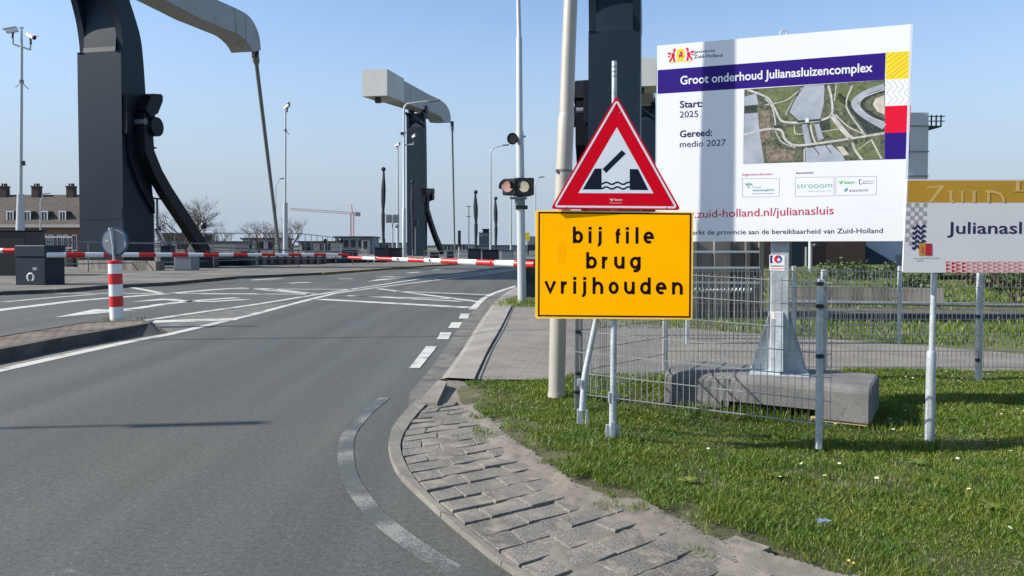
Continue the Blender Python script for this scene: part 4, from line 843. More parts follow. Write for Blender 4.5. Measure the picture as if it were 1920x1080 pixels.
for r_ in range(10):
    for c_ in range(5):
        if (r_ + c_) % 2 == 0 and not (r_ >= 5 and c_ >= 2): x_ = 1700 + c_ * 7.7 - r_ * .35; y_ = 380.5 + r_ * 8; IS.poly(m, [(x_, y_), (x_ + 7.7, y_), (x_ + 7.4, y_ + 8), (x_ - .3, y_ + 8)], .0008, M['chk'])
m.build('checker_pattern', None, t)
m = MB()
for r_ in range(5):
    y_ = 426 + r_ * 9.4; IS.rib(m, [(1711.5 - r_ * .3 + 24 * i / 16, y_ + 3 * math.sin(i / 16 * 4 * math.pi)) for i in range(17)], 4.2, .0010 + r_ * .0001, M['txt'])
m.build('wave_emblem', None, t)
m = MB(); IS.poly(m, [(1723, 456), (1735, 456), (1735, 479), (1723, 479)], .0018, M['ochre']); IS.poly(m, [(1735, 456.5), (1747.5, 456.5), (1747.5, 479.5), (1735, 479)], .0018, M['crimson'])
for q in ([(1727, 464), (1731, 462), (1732, 467), (1729, 469)], [(1727, 470), (1732, 468), (1733, 476), (1730, 473), (1727, 476)]): IS.poly(m, q, .0022, M['txtred'])
IS.text(m, 'provincie HOLLAND', (1713, 485.5), (1760, 485.5), 3, .0010, M['chk'], .01); IS.text(m, 'ZUID', (1718, 490), (1731, 490), 3, .0010, M['chk'], .01); m.build('province_emblem', None, t)
m = MB()
for c_ in range(24):
    for r_ in range(3):
        x_ = 1773.5 + c_ * 9.9 * 2 * .98; y_ = 490.3 + r_ * 7
        for hx in (0, 1):
            xx = x_ + hx * 9.9; dk = 'crimson' if c_ == 0 and True or (c_ == 0) else 'salmon'
            if c_ < 2: dk = 'crimson'
            IS.poly(m, [(xx, y_), (xx + 9.9, y_), (xx + 9.9, y_ + 7), (xx, y_ + 7)], .0008, M['pink'])
            IS.poly(m, [(xx + (1 if hx else 0), y_ + .3), (xx + 9.4, y_ + 3.5), (xx + (1 if hx else 0), y_ + 6.7)] if hx else [(xx + .2, y_ + .3), (xx + 9.6, y_ + .3), (xx + .2, y_ + 3.2)], .0012, M[dk])
            if not hx: IS.poly(m, [(xx + .2, y_ + 4), (xx + 9.6, y_ + 6.8), (xx + .2, y_ + 6.8)], .0012, M[dk])
m.build('triangle_border', None, t)
m = MB(); pxtube(m, [(1752, 350, 9), (1751.5, 515, 10.5), (1747, 664, 11)], 6.0); m.build('post', M['galv'], t)
m = MB(); pxtube(m, [(1746.5, 658, 14.5), (1746.5, 664, 17), (1745.5, 700, 17), (1742.5, 845, 18)], 6.0); m.build('post_sleeve', M['galv'], t)
m = MB(); pxtube(m, [(2180, 350, 10), (2180, 664, 11), (2172, 845, 18)], 6.0); m.build('post', M['galv'], t)

# ---------------------------------------------------------------- big lamp column right by the road
Yp = 7.13
t = thing('lamp_column', 'thick cream grey lamp column rising behind the yellow sign', 'lamp column', at(1043.5, 738, Yp))
m = MB(); pxtube(m, [(1043.5, 742, 31), (1046.5, 600, 31), (1057, 330, 30.5), (1061.5, 222, 30), (1062.5, 214, 28)], Yp, None, 24); m.build('lower_shaft', M['pole'], t)
m = MB(); pxtube(m, [(1062.3, 216, 26.5), (1066, 100, 26.5), (1070, 0, 25.5), (1083, -400, 21), (1100, -900, 17)], Yp, None, 24); tp_ = at(1100, -900, Yp); m.tube([tp_, tp_ + Vector((-.1, -.02, .25)), tp_ + Vector((-.6, -.2, .42)), tp_ + Vector((-1.4, -.4, .5))], [.06, .055, .05, .045], None, 12); m.build('upper_shaft', M['pole'], t)
m = MB(); q = tp_ + Vector((-1.75, -.48, .51)); m.box(q, (.8, .28, .12), None, None, .04); m.build('lamp_head', M['galvd'], t)
m = MB(); pxtube(m, [(1044, 735, 33), (1043.4, 744, 34)], Yp, None, 24); m.build('base_ring', M['pole'], t)
m = MB(); q1, q2 = at(1057.3, 322, Yp), at(1057.5, 318.5, Yp); m.tube([q1, q2], .081, None, 20); m.box(at(1046, 321, Yp - .05), (.03, .03, .03)); m.build('strap', M['steel'], t)

# ---------------------------------------------------------------- mesh fences
def panel(mb, A, B, z0A, z1A, z0B, z1B, rows=7, pitch=.05, wr=.0021, hr=.0029, over=.02, dbl=True):
    """double-wire mesh between two plan points; z0/z1 = bottom/top level at each end"""
    A = Vector((A[0], A[1], 0)); B = Vector((B[0], B[1], 0)); d = B - A; L = d.length; d.normalize(); nn = Vector((-d.y, d.x, 0)); k = int(L / pitch)
    zz = lambda t, a, b: a + (b - a) * t
    def bar(p, q, r):
        w_ = (q - p).normalized(); s1 = nn * r; s2 = w_.cross(nn) * r
        mb.add([p - s1 - s2, p + s1 - s2, p + s1 + s2, p - s1 + s2, q - s1 - s2, q + s1 - s2, q + s1 + s2, q - s1 + s2], [(0, 1, 5, 4), (1, 2, 6, 5), (2, 3, 7, 6), (3, 0, 4, 7)])
    for i in range(k + 1):
        t = i / k; p = A + d * (L * t); bar(p + Vector((0, 0, zz(t, z0A, z0B) - over)), p + Vector((0, 0, zz(t, z1A, z1B) + over)), wr)
    for j in range(rows):
        q = j / (rows - 1); za = z0A + (z1A - z0A) * q; zb = z0B + (z1B - z0B) * q
        for sgn in ((-1, 1) if dbl else (1,)): bar(A + nn * (wr + hr) * sgn + Vector((0, 0, za)), B + nn * (wr + hr) * sgn + Vector((0, 0, zb)), hr)
def fpost(mb, px, pytop, pybot, Y, wpx, dpx=None):
    a, b = at(px, pytop, Y), at(px if not isinstance(px, tuple) else px, pybot, Y); w_ = wpx * Y / F
    mb.box(((a.x + b.x) / 2, Y, (a.z + b.z) / 2), (w_, (dpx or wpx) * Y / F, a.z - b.z), None, None, .004)
PR, PL_, PB = at(1557, 797, 5.66), at(1077, 737, 6.62), at(1247, 695, 8.75)
PRt, PLt, PBt = at(1557, 531, 5.66), at(1077, 503, 6.62), at(1247, 505, 8.75)
t = thing('mesh_fence', 'galvanised wire mesh fence enclosing the foot of the billboard', 'fence', (PL_.x, PL_.y, 0))
m = MB(); panel(m, PL_, PR, PL_.z, PLt.z, PR.z, PRt.z); tag(m.build('mesh_panel', M['galvm'], t), 'front wire mesh panel in full sunlight')  # wire grey darkened to carry the shaded side of the bars
m = MB(); panel(m, PL_, PB, PL_.z, PLt.z, PB.z, PBt.z); m.build('mesh_panel', M['galvd'], t)  # darker metal here paints in the unlit side of the wires
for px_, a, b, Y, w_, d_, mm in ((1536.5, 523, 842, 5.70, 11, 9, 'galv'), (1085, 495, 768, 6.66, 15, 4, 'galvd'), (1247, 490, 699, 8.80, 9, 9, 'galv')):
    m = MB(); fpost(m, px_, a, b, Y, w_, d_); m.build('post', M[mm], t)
for px_, py_, Y in ((1537, 532, 5.66), (1537, 668, 5.66), (1537, 574, 5.66), (1084, 622, 6.6), (1084, 700, 6.6), (1082, 735, 6.6)):
    m = MB(); m.box(at(px_, py_, Y), (.055, .035, .03), None, None, .006); m.build('clamp', M['black'], t)
t = thing('mesh_fence', 'long straight galvanised mesh fence between the lawn and the back path', 'fence', (5, 8.75, 0))
xs_ = [at(a, 500, 8.75).x for a in (1247, 1548, 1842)]; xs_ += [xs_[-1] + 1.8 * k for k in (1, 2)]
for i in range(len(xs_) - 1):
    zz0, zz1 = at(1548, 688, 8.75).z, at(1548, 509, 8.75).z
    m = MB(); panel(m, (xs_[i] + .03, 8.75), (xs_[i + 1] - .03, 8.75), zz0, zz1, zz0, zz1, 7); m.build('mesh_panel', M['galvd'], t)
    m = MB(); m.box((xs_[i + 1], 8.79, (zz1 + .02 - .1) / 2), (.06, .05, zz1 + .12), None, None, .005); m.build('post', M['galv'], t)
    m = MB(); m.box((xs_[i + 1] - .04, 8.75, .2), (.04, .03, .04)); m.box((xs_[i + 1] - .04, 8.75, .7), (.04, .03, .04)); m.build('clamp', M['black'], t)
t = thing('mesh_fence', 'low mesh fence on the strip of grass beyond the path', 'fence', (6, 12, 0))
a_, b_2 = at(1290, 635, 12), at(1688, 637, 12); zt_ = at(1688, 505, 12).z
ps = [a_.x + (b_2.x - a_.x) * q for q in (0, .5, 1)] + [b_2.x + 2.0]
for i in range(2):
    m = MB(); panel(m, (ps[i] + .03, 12), (ps[i + 1] - .03, 12), a_.z, zt_, a_.z, zt_ - .04, 6, .06, .0035, .005, dbl=False); m.build('mesh_panel', M['galvd'], t)
for i in range(3): m = MB(); m.box((ps[i], 12.04, (zt_) / 2), (.055, .05, zt_ + .1), None, None, .005); m.build('post', M['galv'], t)

# litter and daisies
q = soilz(np.array([.0]), np.array([.0]))
def ground_at(px, py):
    p = G(px, py, 0)
    for _ in range(5): p = G(px, py, float(soilz(np.array([p.x]), np.array([p.y]))[0]))
    return p
p = ground_at(1545, 990); m = MB()
for k in range(4): c_ = p + Vector((.012 * k - .02, .004 * math.sin(k * 2), .03 + .004 * (k % 2))); m.add([c_ + Vector((-.016, -.01, 0)), c_ + Vector((.018, -.014, .012)), c_ + Vector((.02, .016, .004)), c_ + Vector((-.014, .014, .016))], [(0, 1, 2), (0, 2, 3)])
tag(m.build('foil_scrap', M['foil'], None), 'crumpled silvery foil scrap lying in the grass', 'litter')
p = ground_at(1592, 1070); m = MB()
for k in range(6): a = rng.uniform(0, 6.28); c_ = p + Vector((rng.uniform(-.03, .03), rng.uniform(-.012, .012), .03 + rng.uniform(0, .012))); m.add([c_, c_ + Vector((.02 * math.cos(a), .014 * math.sin(a), .006)), c_ + Vector((.014 * math.cos(a + 1), .02 * math.sin(a + 1), -.003)), c_ + Vector((-.01, .008, .004))], [(0, 1, 2), (0, 2, 3)])
tag(m.build('dry_leaf', M['peel'], None), 'crumpled ochre dry leaf in the grass at the bottom edge', 'leaf')
m = MB(); 
for k in range(9):
    a0, a1 = k * math.tau / 9 - .26, k * math.tau / 9 + .26; c0 = Vector((0, 0, .052)); m.add([c0, Vector((.012 * math.cos(a0), .012 * math.sin(a0), .054)), Vector((.0145 * math.cos((a0 + a1) / 2), .0145 * math.sin((a0 + a1) / 2), .055)), Vector((.012 * math.cos(a1), .012 * math.sin(a1), .054))], [(0, 1, 2, 3)], M['petal'])
DL = 'small white daisy growing in the lawn'
ds = thing('daisy', DL, 'flower', (0, 0, 0), 'daisies in the lawn'); m.build('petals', None, ds, False)
m = MB(); m.tube([(0, 0, .0), (0, 0, .0535)], .0015, M['blade'], 5); m.build('stem', None, ds)
m = MB(); m.tube([(0, 0, .0535), (0, 0, .0575)], [.005, .003], M['yolk'], 8); m.build('centre', None, ds)
dsp = [(1600, 846), (1621, 844), (1575, 838), (1665, 720), (1690, 706), (1700, 712), (1712, 715), (1760, 706), (1775, 704), (1840, 708), (1852, 707), (1875, 783), (1880, 776), (1890, 779), (1910, 777), (1917, 778), (1857, 771), (1676, 815), (1690, 815),
       (1727, 826), (1668, 792), (1895, 856), (1793, 868), (1575, 878), (1508, 879), (1495, 879), (1645, 909), (1463, 905), (1566, 804), (1577, 806), (1330, 850), (1432, 820), (1447, 826), (1700, 780), (1745, 722), (1800, 716), (1640, 965), (1500, 893), (1355, 880), (1250, 830), (1886, 1000), (1820, 930), (1550, 905)]
for i, (a, b) in enumerate(dsp):
    o = ds if i == 0 else copy_tree(ds); p = ground_at(a, b); o.location = p; o.scale = [rng.uniform(.65, .95)] * 3; o.rotation_euler = (rng.uniform(-.3, .5), rng.uniform(-.4, .2), rng.uniform(0, 3))

# ================================================================ TRAFFIC POST WITH SIGNALS
Yt = 19.0
t = thing('signal_mast', 'slender white mast with twin signal lamps and a black horn beside the boom', 'signal mast', at(979, 568, Yt))
m = MB(); pxtube(m, [(979, 570, 16.5), (977, 440, 16), (975.5, 300, 15), (974.5, 248, 14.5), (974.3, 244, 12), (973.5, 72, 11), (973.4, 68, 8.5), (972, 0, 8), (970, -160, 7)], Yt); m.build('post', M['mast'], t)
m = MB(); m.tube([at(961, 260, Yt - .32), at(963, 260, Yt - .25), at(966, 258, Yt - .05), at(971, 256, Yt)], [.145, .12, .05, .04], None, 14, caps=False); m.tube([at(961.5, 260, Yt - .30), at(964, 260, Yt - .2)], [.12, .10], None, 14); m.build('horn', M['black'], t)
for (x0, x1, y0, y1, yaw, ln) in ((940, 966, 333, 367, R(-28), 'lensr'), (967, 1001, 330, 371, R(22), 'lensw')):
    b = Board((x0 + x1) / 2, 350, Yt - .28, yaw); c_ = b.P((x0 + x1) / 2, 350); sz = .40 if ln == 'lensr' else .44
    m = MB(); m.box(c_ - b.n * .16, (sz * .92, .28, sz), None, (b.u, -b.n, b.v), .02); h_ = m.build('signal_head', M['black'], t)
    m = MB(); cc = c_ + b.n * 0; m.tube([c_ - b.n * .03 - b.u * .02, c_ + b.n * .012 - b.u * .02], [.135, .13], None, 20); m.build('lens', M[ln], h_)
    m = MB(); pts = [c_ - b.u * .02 + b.u * (.16 * math.cos(a)) + b.v * (.16 * math.sin(a)) for a in np.linspace(R(-20), R(200), 15)]
    for i in range(14): m.add([pts[i], pts[i + 1], pts[i + 1] + b.n * .16, pts[i] + b.n * .16], [(0, 1, 2, 3)])
    m.build('visor', M['black'], h_)
m = MB(); m.box(at(995, 350, Yt + .05), (.16, .3, .42), None, None, .02); m.build('signal_box', M['black'], t)
m = MB(); m.box(at(972, 371.5, Yt - .1), (.42, .25, .05)); m.tube([at(975, 385, Yt), at(975, 372, Yt)], .13, None, 12); m.build('bracket', M['galvd'], t)
m = MB(); m.box(at(978, 389, Yt), (.30, .22, .09), None, None, .01); m.build('clamp', M['black'], t)
m = MB(); m.box(at(975, 256, Yt), (.28, .05, .04)); m.build('horn_bracket', M['galvd'], t)

# ================================================================ BARRIERS AND BOOMS
def boom(name, parent, A, B, rA, rB, nb, first_red, f0=0.0):
    m = MB(); d = B - A
    for i in range(nb):
        a0, a1 = i / nb, (i + 1) / nb; mm = M['red'] if (i % 2 == 0) == first_red else M['white']
        m.tube([A + d * a0, A + d * a1], [rA + (rB - rA) * a0, rA + (rB - rA) * a1], mm, 12, caps=(i in (0, nb - 1)))
    return m.build(name, None, parent)
# right boom, seen from its pivot
A = at(1003, 496, 20.7); B = at(654, 483, 24.8)
t = thing('barrier', 'lowered red and white boom barrier reaching left from the dark housing', 'barrier', (A.x + .3, A.y, 0))
boom('boom', t, A, B, .098, .048, 11, True)
for q in (.205, .52, .70, .83): m = MB(); p_ = A + (B - A) * q; m.box(p_ + Vector((0, -.09, .02)), (.06, .06, .06), None, None, .015); m.build('warning_lamp', M['signred'], t)
m = MB(); c_ = at(993, 524, 21.3); m.box((c_.x + .12, 21.6, .56), (.78, .75, 1.12), None, None, .02); hs = m.build('housing', M['cab'], t)
m = MB(); m.box((c_.x + .12, 21.6, 1.15), (.84, .8, .06), None, None, .015); m.build('housing_lid', M['greywall'], hs)
# left boom and its box
A = at(86, 478, 27.4); B = at(655, 477.5, 36)
t = thing('barrier', 'lowered red and white boom barrier running right from the dark grey drive box', 'barrier', at(70, 541, 27.7))
bo = boom('boom', t, A, B, .10, .055, 20, False)
c_ = at(70, 541, 27.7); ax = (Vector((.985, -.17, 0)), Vector((.17, .985, 0)), Vector((0, 0, 1)))
m = MB(); m.box((c_.x, c_.y + .2, .12 + .50), (1.22, .95, 1.0), None, ax, .02); hs = m.build('housing', M['cab'], t)
m = MB(); m.box((c_.x, c_.y + .2, .12 + 1.21), (1.28, 1.0, .42), None, ax, .03); m.build('motor_cover', M['cab'], hs)
q = at(57.5, 520, 27.1); m = MB(); m.tube([q + Vector((.11 * math.cos(a), -.0, .14 * math.sin(a))) for a in np.linspace(R(-60), R(240), 14)], .03, M['white'], 6); m.build('ring_mark', None, hs)
m = MB(); q = at(65, 504, 27.1); m.box(q, (.14, .02, .10), M['galv']); q = at(37, 466, 27.1); m.build('plate', None, hs)
t = thing('barrier', 'stub of a second red and white boom at the left edge', 'barrier', at(-40, 535, 28.5))
boom('boom', t, at(33, 470, 28.5), at(-200, 469, 28.5), .095, .10, 9, True)
m = MB(); c_ = at(-230, 500, 28.5); m.box((c_.x, 28.7, .8), (1.2, .9, 1.45), None, None, .03); m.build('housing', M['cab'], t)

# ================================================================ ISLAND BOLLARD
Yb2 = 14.15
t = thing('bollard', 'red and white banded bollard carrying a round sign seen from behind', 'bollard', at(220, 599, Yb2))
bands = [(489, 495, 'red'), (495, 513, 'white'), (513, 533, 'red'), (533, 555, 'white'), (555, 575, 'red'), (575, 602, 'white')]
m = MB()
for a, b, c in bands: m.tube([at(215.5 + (b - 490) * .035, b, Yb2), at(215.5 + (a - 490) * .035, a, Yb2)], .117, M[c], 20, caps=False)
m.tube([at(215.5, 491, Yb2), at(215.5, 489, Yb2), at(215.5, 487, Yb2)], [.117, .10, .0], M['red'], 20, caps=False); m.build('post', None, t)
m = MB(); m.tube([at(214, 490, Yb2), at(212, 462, Yb2), at(207.5, 428, Yb2)], .022, M['galv'], 10); m.tube([at(207.6, 431, Yb2 - .03), at(207.4, 427, Yb2 - .03)], .04, M['galv'], 10); m.build('sign_pole', None, t)
dc = at(216, 453.5, Yb2 + .05); nn = Vector((-.12, -.99, 0)).normalized()
def disc(mb, c, n, r, th, mat, seg=36):
    mb.tube([c, c + n * th], r, mat, seg, False); return mb
m = MB(); disc(m, dc, nn, .272, .022, M['rim']); sg = m.build('round_sign', None, t)
m = MB(); disc(m, dc + nn * .022, nn, .238, .004, M['back']); q = dc + nn * .03; m.box(q + Vector((-.14, 0, .02)), (.06, .006, .04), M['signwhite']); m.build('sign_back', None, sg)

# ================================================================ BRIDGE GATES
def rot(dx, dy, c, s): return Vector((c * dx + s * dy, -s * dx + c * dy, 0))
class Gate:
    """frame of one counterbalance tower; lx across the bridge, ly along it"""
    def __init__(s, corner, width, yaw):
        s.c, s.s = math.cos(yaw), math.sin(yaw); s.o = Vector((corner.x, corner.y, 0)); s.w = width
        s.a = Vector((s.s, s.c, 0)); s.x = Vector((s.c, -s.s, 0))
    def W(s, lx, ly, z): return s.o + s.x * lx + s.a * ly + Vector((0, 0, z))
    def fromside(s, px, py, lx=0.0):
        p = onplane(px, py, s.W(lx, 0, 0), s.x) - s.o; return (p.dot(s.a), p.z)
def ext(mb, g, prof, x0, x1, m=None):
    mb.prism([g.W(x0, a, z) for a, z in prof], g.x * (x1 - x0), m); return mb
YAW = R(11.3)
def gate(kind, g, mir, label, lean=0.0):
    """mir=+1: machinery on +lx side.  kind='near'|'far'; profile read from the photograph once, then shared"""
    pr = PROF[kind]; w_ = g.w; t = thing('bridge_tower', label, 'bridge tower', g.W(-w_ / 2, 1.2, 0))
    t['group'] = 'counterbalance towers of the lock bridges'
    back = pr['back']; zf = pr['zf']; top = pr['top']
    core = [(0, -.3), (back[0][0], -.3)] + back + [(top[0] + .2, top[1]), (.55 - .3, top[1]), (.35, zf + (top[1] - zf) * .45), (.06, zf + .3), (0, zf)]
    m = MB(); fl = pr['fl']; ext(m, g, core, -w_ + fl, -fl); pyl = m.build('pylon', M['tower'], t)
    m = MB()
    for x0 in (-w_, -fl):
        m = MB(); low = [(0, -.3), (back[0][0], -.3)] + back + [(top[0] + .3, top[1]), (top[0] - 1.0, top[1])] + pr['front'] + [(-.06, zf), (0, zf)]
        ext(m, g, low, x0, x0 + fl); m.build('flange', M['tower'], t)
    # faint weld plates
    m = MB()
    for z0, z1 in ((3.2, 3.9),) if kind == 'near' else (): ext(m, g, [(-.012, z0), (0, z0), (0, z1), (-.012, z1)], -w_ + .06, -.06)
    if m.v: m.build('weld_plate', M['tower'], t)
    # balance beam, counterweight, bearings
    bm = pr['beam']; bw = pr['bw']; xc = -w_ / 2
    m = MB(); ext(m, g, bm, xc - bw / 2, xc + bw / 2); be = m.build('balance_beam', M['beam'], t)
    cw = pr['cw']
    m = MB(); ext(m, g, cw, xc - pr['cww'] / 2, xc + pr['cww'] / 2); m.build('counterweight', M['beamc'], be)
    if kind == 'far':
        m = MB(); q = g.W(xc - .15, cw[0][0] + 1.6, cw[0][1] - .25); m.box(q, (.7, .9, .6)); m.build('drain_box', M['black'], be)
    for x_ in (xc - w_ * .38, xc + w_ * .38):
        m = MB(); c_ = g.W(x_, pr['piv'][0], pr['piv'][1]); m.tube([c_ - g.x * .3, c_ + g.x * .3], .62, None, 18); m.box(c_ + Vector((0, 0, -.7)), (.5, 1.2, 1.2), None, (g.x, g.a, (0, 0, 1))); m.build('bearing', M['towerd'], t)
    r0, r1 = pr['rod']; 
    for x_ in ((0,) if True else (0,)):
        m = MB(); a_, b_ = g.W(xc + x_, *r0), g.W(xc + x_, *r1); m.tube([a_, a_.lerp(b_, .03), a_.lerp(b_, .05), b_], [.30, .30, .17, .15], None, 10); m.build('pull_rod', M['steel'], be)
        m = MB(); m.box(a_ + Vector((0, 0, .25)), (.5, .5, 1.1), None, (g.x, g.a, (0, 0, 1)), .08); m.build('rod_joint', M['towerd'], be)
    # drive machinery and curved push strut on the inner side
    X = (lambda v: v) if mir > 0 else (lambda v: -w_ - v)
    st = pr['strut']; sw_ = pr['sw']; up = []; dn = []
    for i, (a, z) in enumerate(st):
        d = Vector((st[min(i + 1, len(st) - 1)][0] - st[max(i - 1, 0)][0], st[min(i + 1, len(st) - 1)][1] - st[max(i - 1, 0)][1], 0)).normalized(); up.append((a - d.y * sw_ / 2, z + d.x * sw_ / 2)); dn.append((a + d.y * sw_ / 2, z - d.x * sw_ / 2))
    m = MB(); x0, x1 = sorted((X(.25), X(.85))); 
    for i in range(len(st) - 1): ext(m, g, [up[i], up[i + 1], dn[i + 1], dn[i]], x0, x1)
    m.build('push_strut', M['towerd'], t)
    for nm, pts, xa, xb in pr['gear']:
        m = MB(); x0, x1 = sorted((X(xa), X(xb))); ext(m, g, pts, x0, x1); m.build(nm, M['towerd'], t)
    zc, yc, rr = pr['wheel']; m = MB(); m.tube([g.W(X(.15), yc, zc), g.W(X(1.05), yc, zc)], rr, None, 20); m.build('gear_wheel', M['towerd'], t)
    m = MB(); m.tube([g.W(X(.1), yc - rr * 1.3, zc + .2), g.W(X(.8), yc - rr * 1.3, zc + .2)], .22, None, 12); m.build('shaft', M['galvd'], t)
    return t
# near-left tower: read the profile from the photograph
c0 = at(231.5, 462, 48); g1 = Gate(c0, 3.12, YAW)
cen = lambda g, px, py, lx: g.fromside(px, py, lx)
PROF = {}
sm2 = lambda L, k=4: [(q.x, q.y) for q in bez([(a, b, 0) for a, b in L], k)]
bk = sm2([g1.fromside(*q) for q in ((289, 460), (288.5, 400), (283, 320), (278, 260), (273, 175), (268.5, 110), (263.5, 70), (254, 35), (244, 4))])
top1 = (bk[-1][0] - 1.3, 21.6)
ft = sm2([g1.fromside(*q, -3.12) for q in ((116, -60), (125, -25), (134, 7), (142.5, 42), (147.5, 75), (149.8, 98))])
be_u = sm2([g1.fromside(*q, -.55) for q in ((410, 1), (437, 13), (462, 26), (476, 42), (486, 66), (489.5, 94))])
be_l = sm2([g1.fromside(*q, -.55) for q in ((475, 97), (466, 82), (449, 66), (420, 53), (375, 34))])
zb_t = be_u[0][1] + .4; zb_l = be_l[-1][1] + .3
beam1 = [(-9, zb_l + .1), (-9, zb_t)] + [(2, zb_t + .2)] + be_u + be_l
s5 = [g1.fromside(*q, .55) for q in ((270, 235), (274, 285), (290, 325), (310, 360), (335, 398), (360, 436), (384, 474))]
PROF['near'] = dict(back=bk, zf=g1.fromside(149.5, 101, -3.12)[1], top=top1, front=ft, fl=.42, bw=2.0, beam=beam1, cw=[(-16.5, 18.8), (-16.5, 22.6), (-9, 22.2), (-9, 18.6)], cww=3.3, piv=(1.0, 20.6), rod=(g1.fromside(479, 103, -1.55), g1.fromside(524, 475, -1.55)),
    strut=s5, sw=.85, wheel=(g1.fromside(284, 238, .6)[1], g1.fromside(284, 238, .6)[0], .62), gear=[('gearbox', [g1.fromside(*q, .5) for q in ((262, 206), (272, 179), (276, 176), (291, 177), (294, 181), (294, 190), (285, 213), (272, 220))], .25, .95), ('drive_unit', [g1.fromside(*q, .5) for q in ((262, 212), (280, 208), (286, 226), (290, 245), (280, 254), (264, 250))], .1, .8),
     ('motor', [g1.fromside(*q, .3) for q in ((238, 177), (254, 177), (257, 181), (257, 198), (250, 205), (250, 250), (238, 250))], .02, .3), ('guide', [g1.fromside(*q, .2) for q in ((240, 250), (270, 250), (276, 330), (290, 380), (290, 400), (262, 350), (244, 300))], .02, .22)])
gate('near', g1, 1, 'tall dark blue grey bridge tower behind the left boom, its pale beam reaching right')
# near-right tower: the same design on the other side of the road
c1 = at(1199, 462, 43.2); g2 = Gate(c1, 2.9, YAW)
gate('near', g2, -1, 'dark bridge tower standing directly behind the red triangle and the lamp column')
# far-left tower, its whole beam in view
c2 = at(797.5, 462, 114); g3 = Gate(c2, 2.85, YAW)
bk = [g3.fromside(*q) for q in ((801, 470), (801, 400), (800.5, 300), (799.5, 240), (797.8, 212))]
bu = sm2([g3.fromside(*q, .2) for q in ((757, 147.5), (805, 174.5), (828, 186), (840, 195), (847.5, 208), (850, 222), (849, 230))], 3)
blw = [g3.fromside(*q, .2) for q in ((838, 229), (832, 219), (820, 212), (795, 203.5), (757, 191))]
q0 = g3.fromside(725, 129, .2); q1 = g3.fromside(725, 179, .2)
m_ = (bu[0], blw[-1])
PROF['far'] = dict(back=bk[:-1] + [(bk[-1][0], bk[-1][1])], zf=g3.fromside(797.5, 238)[1], top=(bk[-1][0] - .3, bk[-1][1]), front=[(-.1, bk[-1][1] - .4)], fl=.4, bw=2.4, beam=[blw[-1], bu[0]] + bu[1:] + blw[:-1],
    cw=[(q1[0], q1[1]), (q0[0], q0[1]), (bu[0][0], bu[0][1]), (blw[-1][0], blw[-1][1])], cww=3.35, piv=(1.2, g3.fromside(792, 203, -.4)[1]), rod=(g3.fromside(848, 236, -1.4), g3.fromside(853, 475, -1.4)),
    strut=[g3.fromside(*q, .55) for q in ((799, 368), (800.5, 395), (808, 420), (817, 446), (829, 473))], sw=.85, wheel=(g3.fromside(806, 368, .5)[1], g3.fromside(806, 368, .5)[0], .6),
    gear=[('gearbox', [g3.fromside(*q, .5) for q in ((794, 353), (810, 353.5), (810.5, 362), (795, 366))], .1, .9), ('drive_unit', [g3.fromside(*q, .5) for q in ((795, 365), (811, 364), (811, 374), (804, 378), (795, 380))], .1, .7)])
gate('far', g3, 1, 'farther dark tower with its white boxed counterweight and streaked beam in full view')
g4 = Gate(at(1228, 462, 108), 2.85, YAW)
gate('far', g4, -1, 'distant tower whose pale counterweight shows between the dark tower and billboard')

# ================================================================ MASTS, LAMPS, SIGNALS
def cam_head(parent, c, yaw, tilt, s, mat='white'):
    d = Vector((math.sin(yaw) * math.cos(tilt), -math.cos(yaw) * math.cos(tilt), math.sin(tilt))); m = MB(); up = Vector((0, 0, 1)); r_ = d.cross(up).normalized(); u2 = r_.cross(d)
    m.box(c, (s, s * .42, s * .40), M[mat], (d, r_, u2), s * .06); m.box(c + d * s * .12 + u2 * s * .24, (s * 1.15, s * .5, s * .05), M[mat], (d, r_, u2)); m.box(c + d * s * .51, (s * .03, s * .3, s * .3), M['black'], (d, r_, u2)); m.tube([c - u2 * s * .2, c - Vector((0, 0, s * .75))], s * .09, M['black'], 8)
    return m.build('camera_housing', None, parent)
Y = 36.0
t = thing('camera_mast', 'white mast at far left carrying two cameras on a crossbar', 'camera mast', at(39, 520, Y))
m = MB(); pxtube(m, [(38, 432, 15), (38.5, 364, 11.5)], Y); m.build('lower_column', M['mast'], t)
m = MB(); pxtube(m, [(38.5, 364, 6.5), (40, 200, 5.5), (40.5, 95, 5), (40.5, 50, 3)], Y); m.box(at(40.3, 52, Y), (.16, .1, .05)); m.build('upper_pole', M['mast'], t)
m = MB(); m.tube([at(24.5, 72, Y), at(24.5, 83, Y), at(57, 93, Y), at(57, 80, Y)], .045, None, 8); m.build('crossbar', M['mast'], t)
m = MB(); m.tube([at(40, 153, Y), at(29, 164, Y)], .02, None, 6); m.tube([at(40, 153, Y), at(53, 167, Y)], .02, None, 6); m.tube([at(40.2, 155, Y), at(40.2, 150, Y)], .1, None, 10); m.build('stay_bracket', M['galvd'], t)
m = MB(); m.box(at(44, 306, Y), (.12, .15, .22), None, None, .02); m.build('loudspeaker', M['black'], t)
cam_head(t, at(23, 57, Y), R(-65), R(-18), .5); cam_head(t, at(58, 68, Y), R(70), R(-22), .5)
t = thing('equipment_cabinet', 'dark equipment cabinet under the camera mast at the left edge', 'cabinet', at(20, 520, 36.3))
m = MB(); a_, b_ = at(-40, 433, 36.4), at(55, 522, 36.4); m.box(((a_.x + b_.x) / 2, 36.9, (a_.z + b_.z) / 2), (b_.x - a_.x, 1.6, a_.z - b_.z), None, None, .04); m.build('body', M['black'], t)
m = MB(); m.box(((a_.x + b_.x) / 2, 36.9, a_.z + .03), (b_.x - a_.x + .12, 1.7, .07), None, None, .01); m.build('lid', M['cab'], t)
Y = 62.0
t = thing('camera_mast', 'thin white camera mast standing just right of the slanting pull rod', 'camera mast', at(534.5, 470, Y))
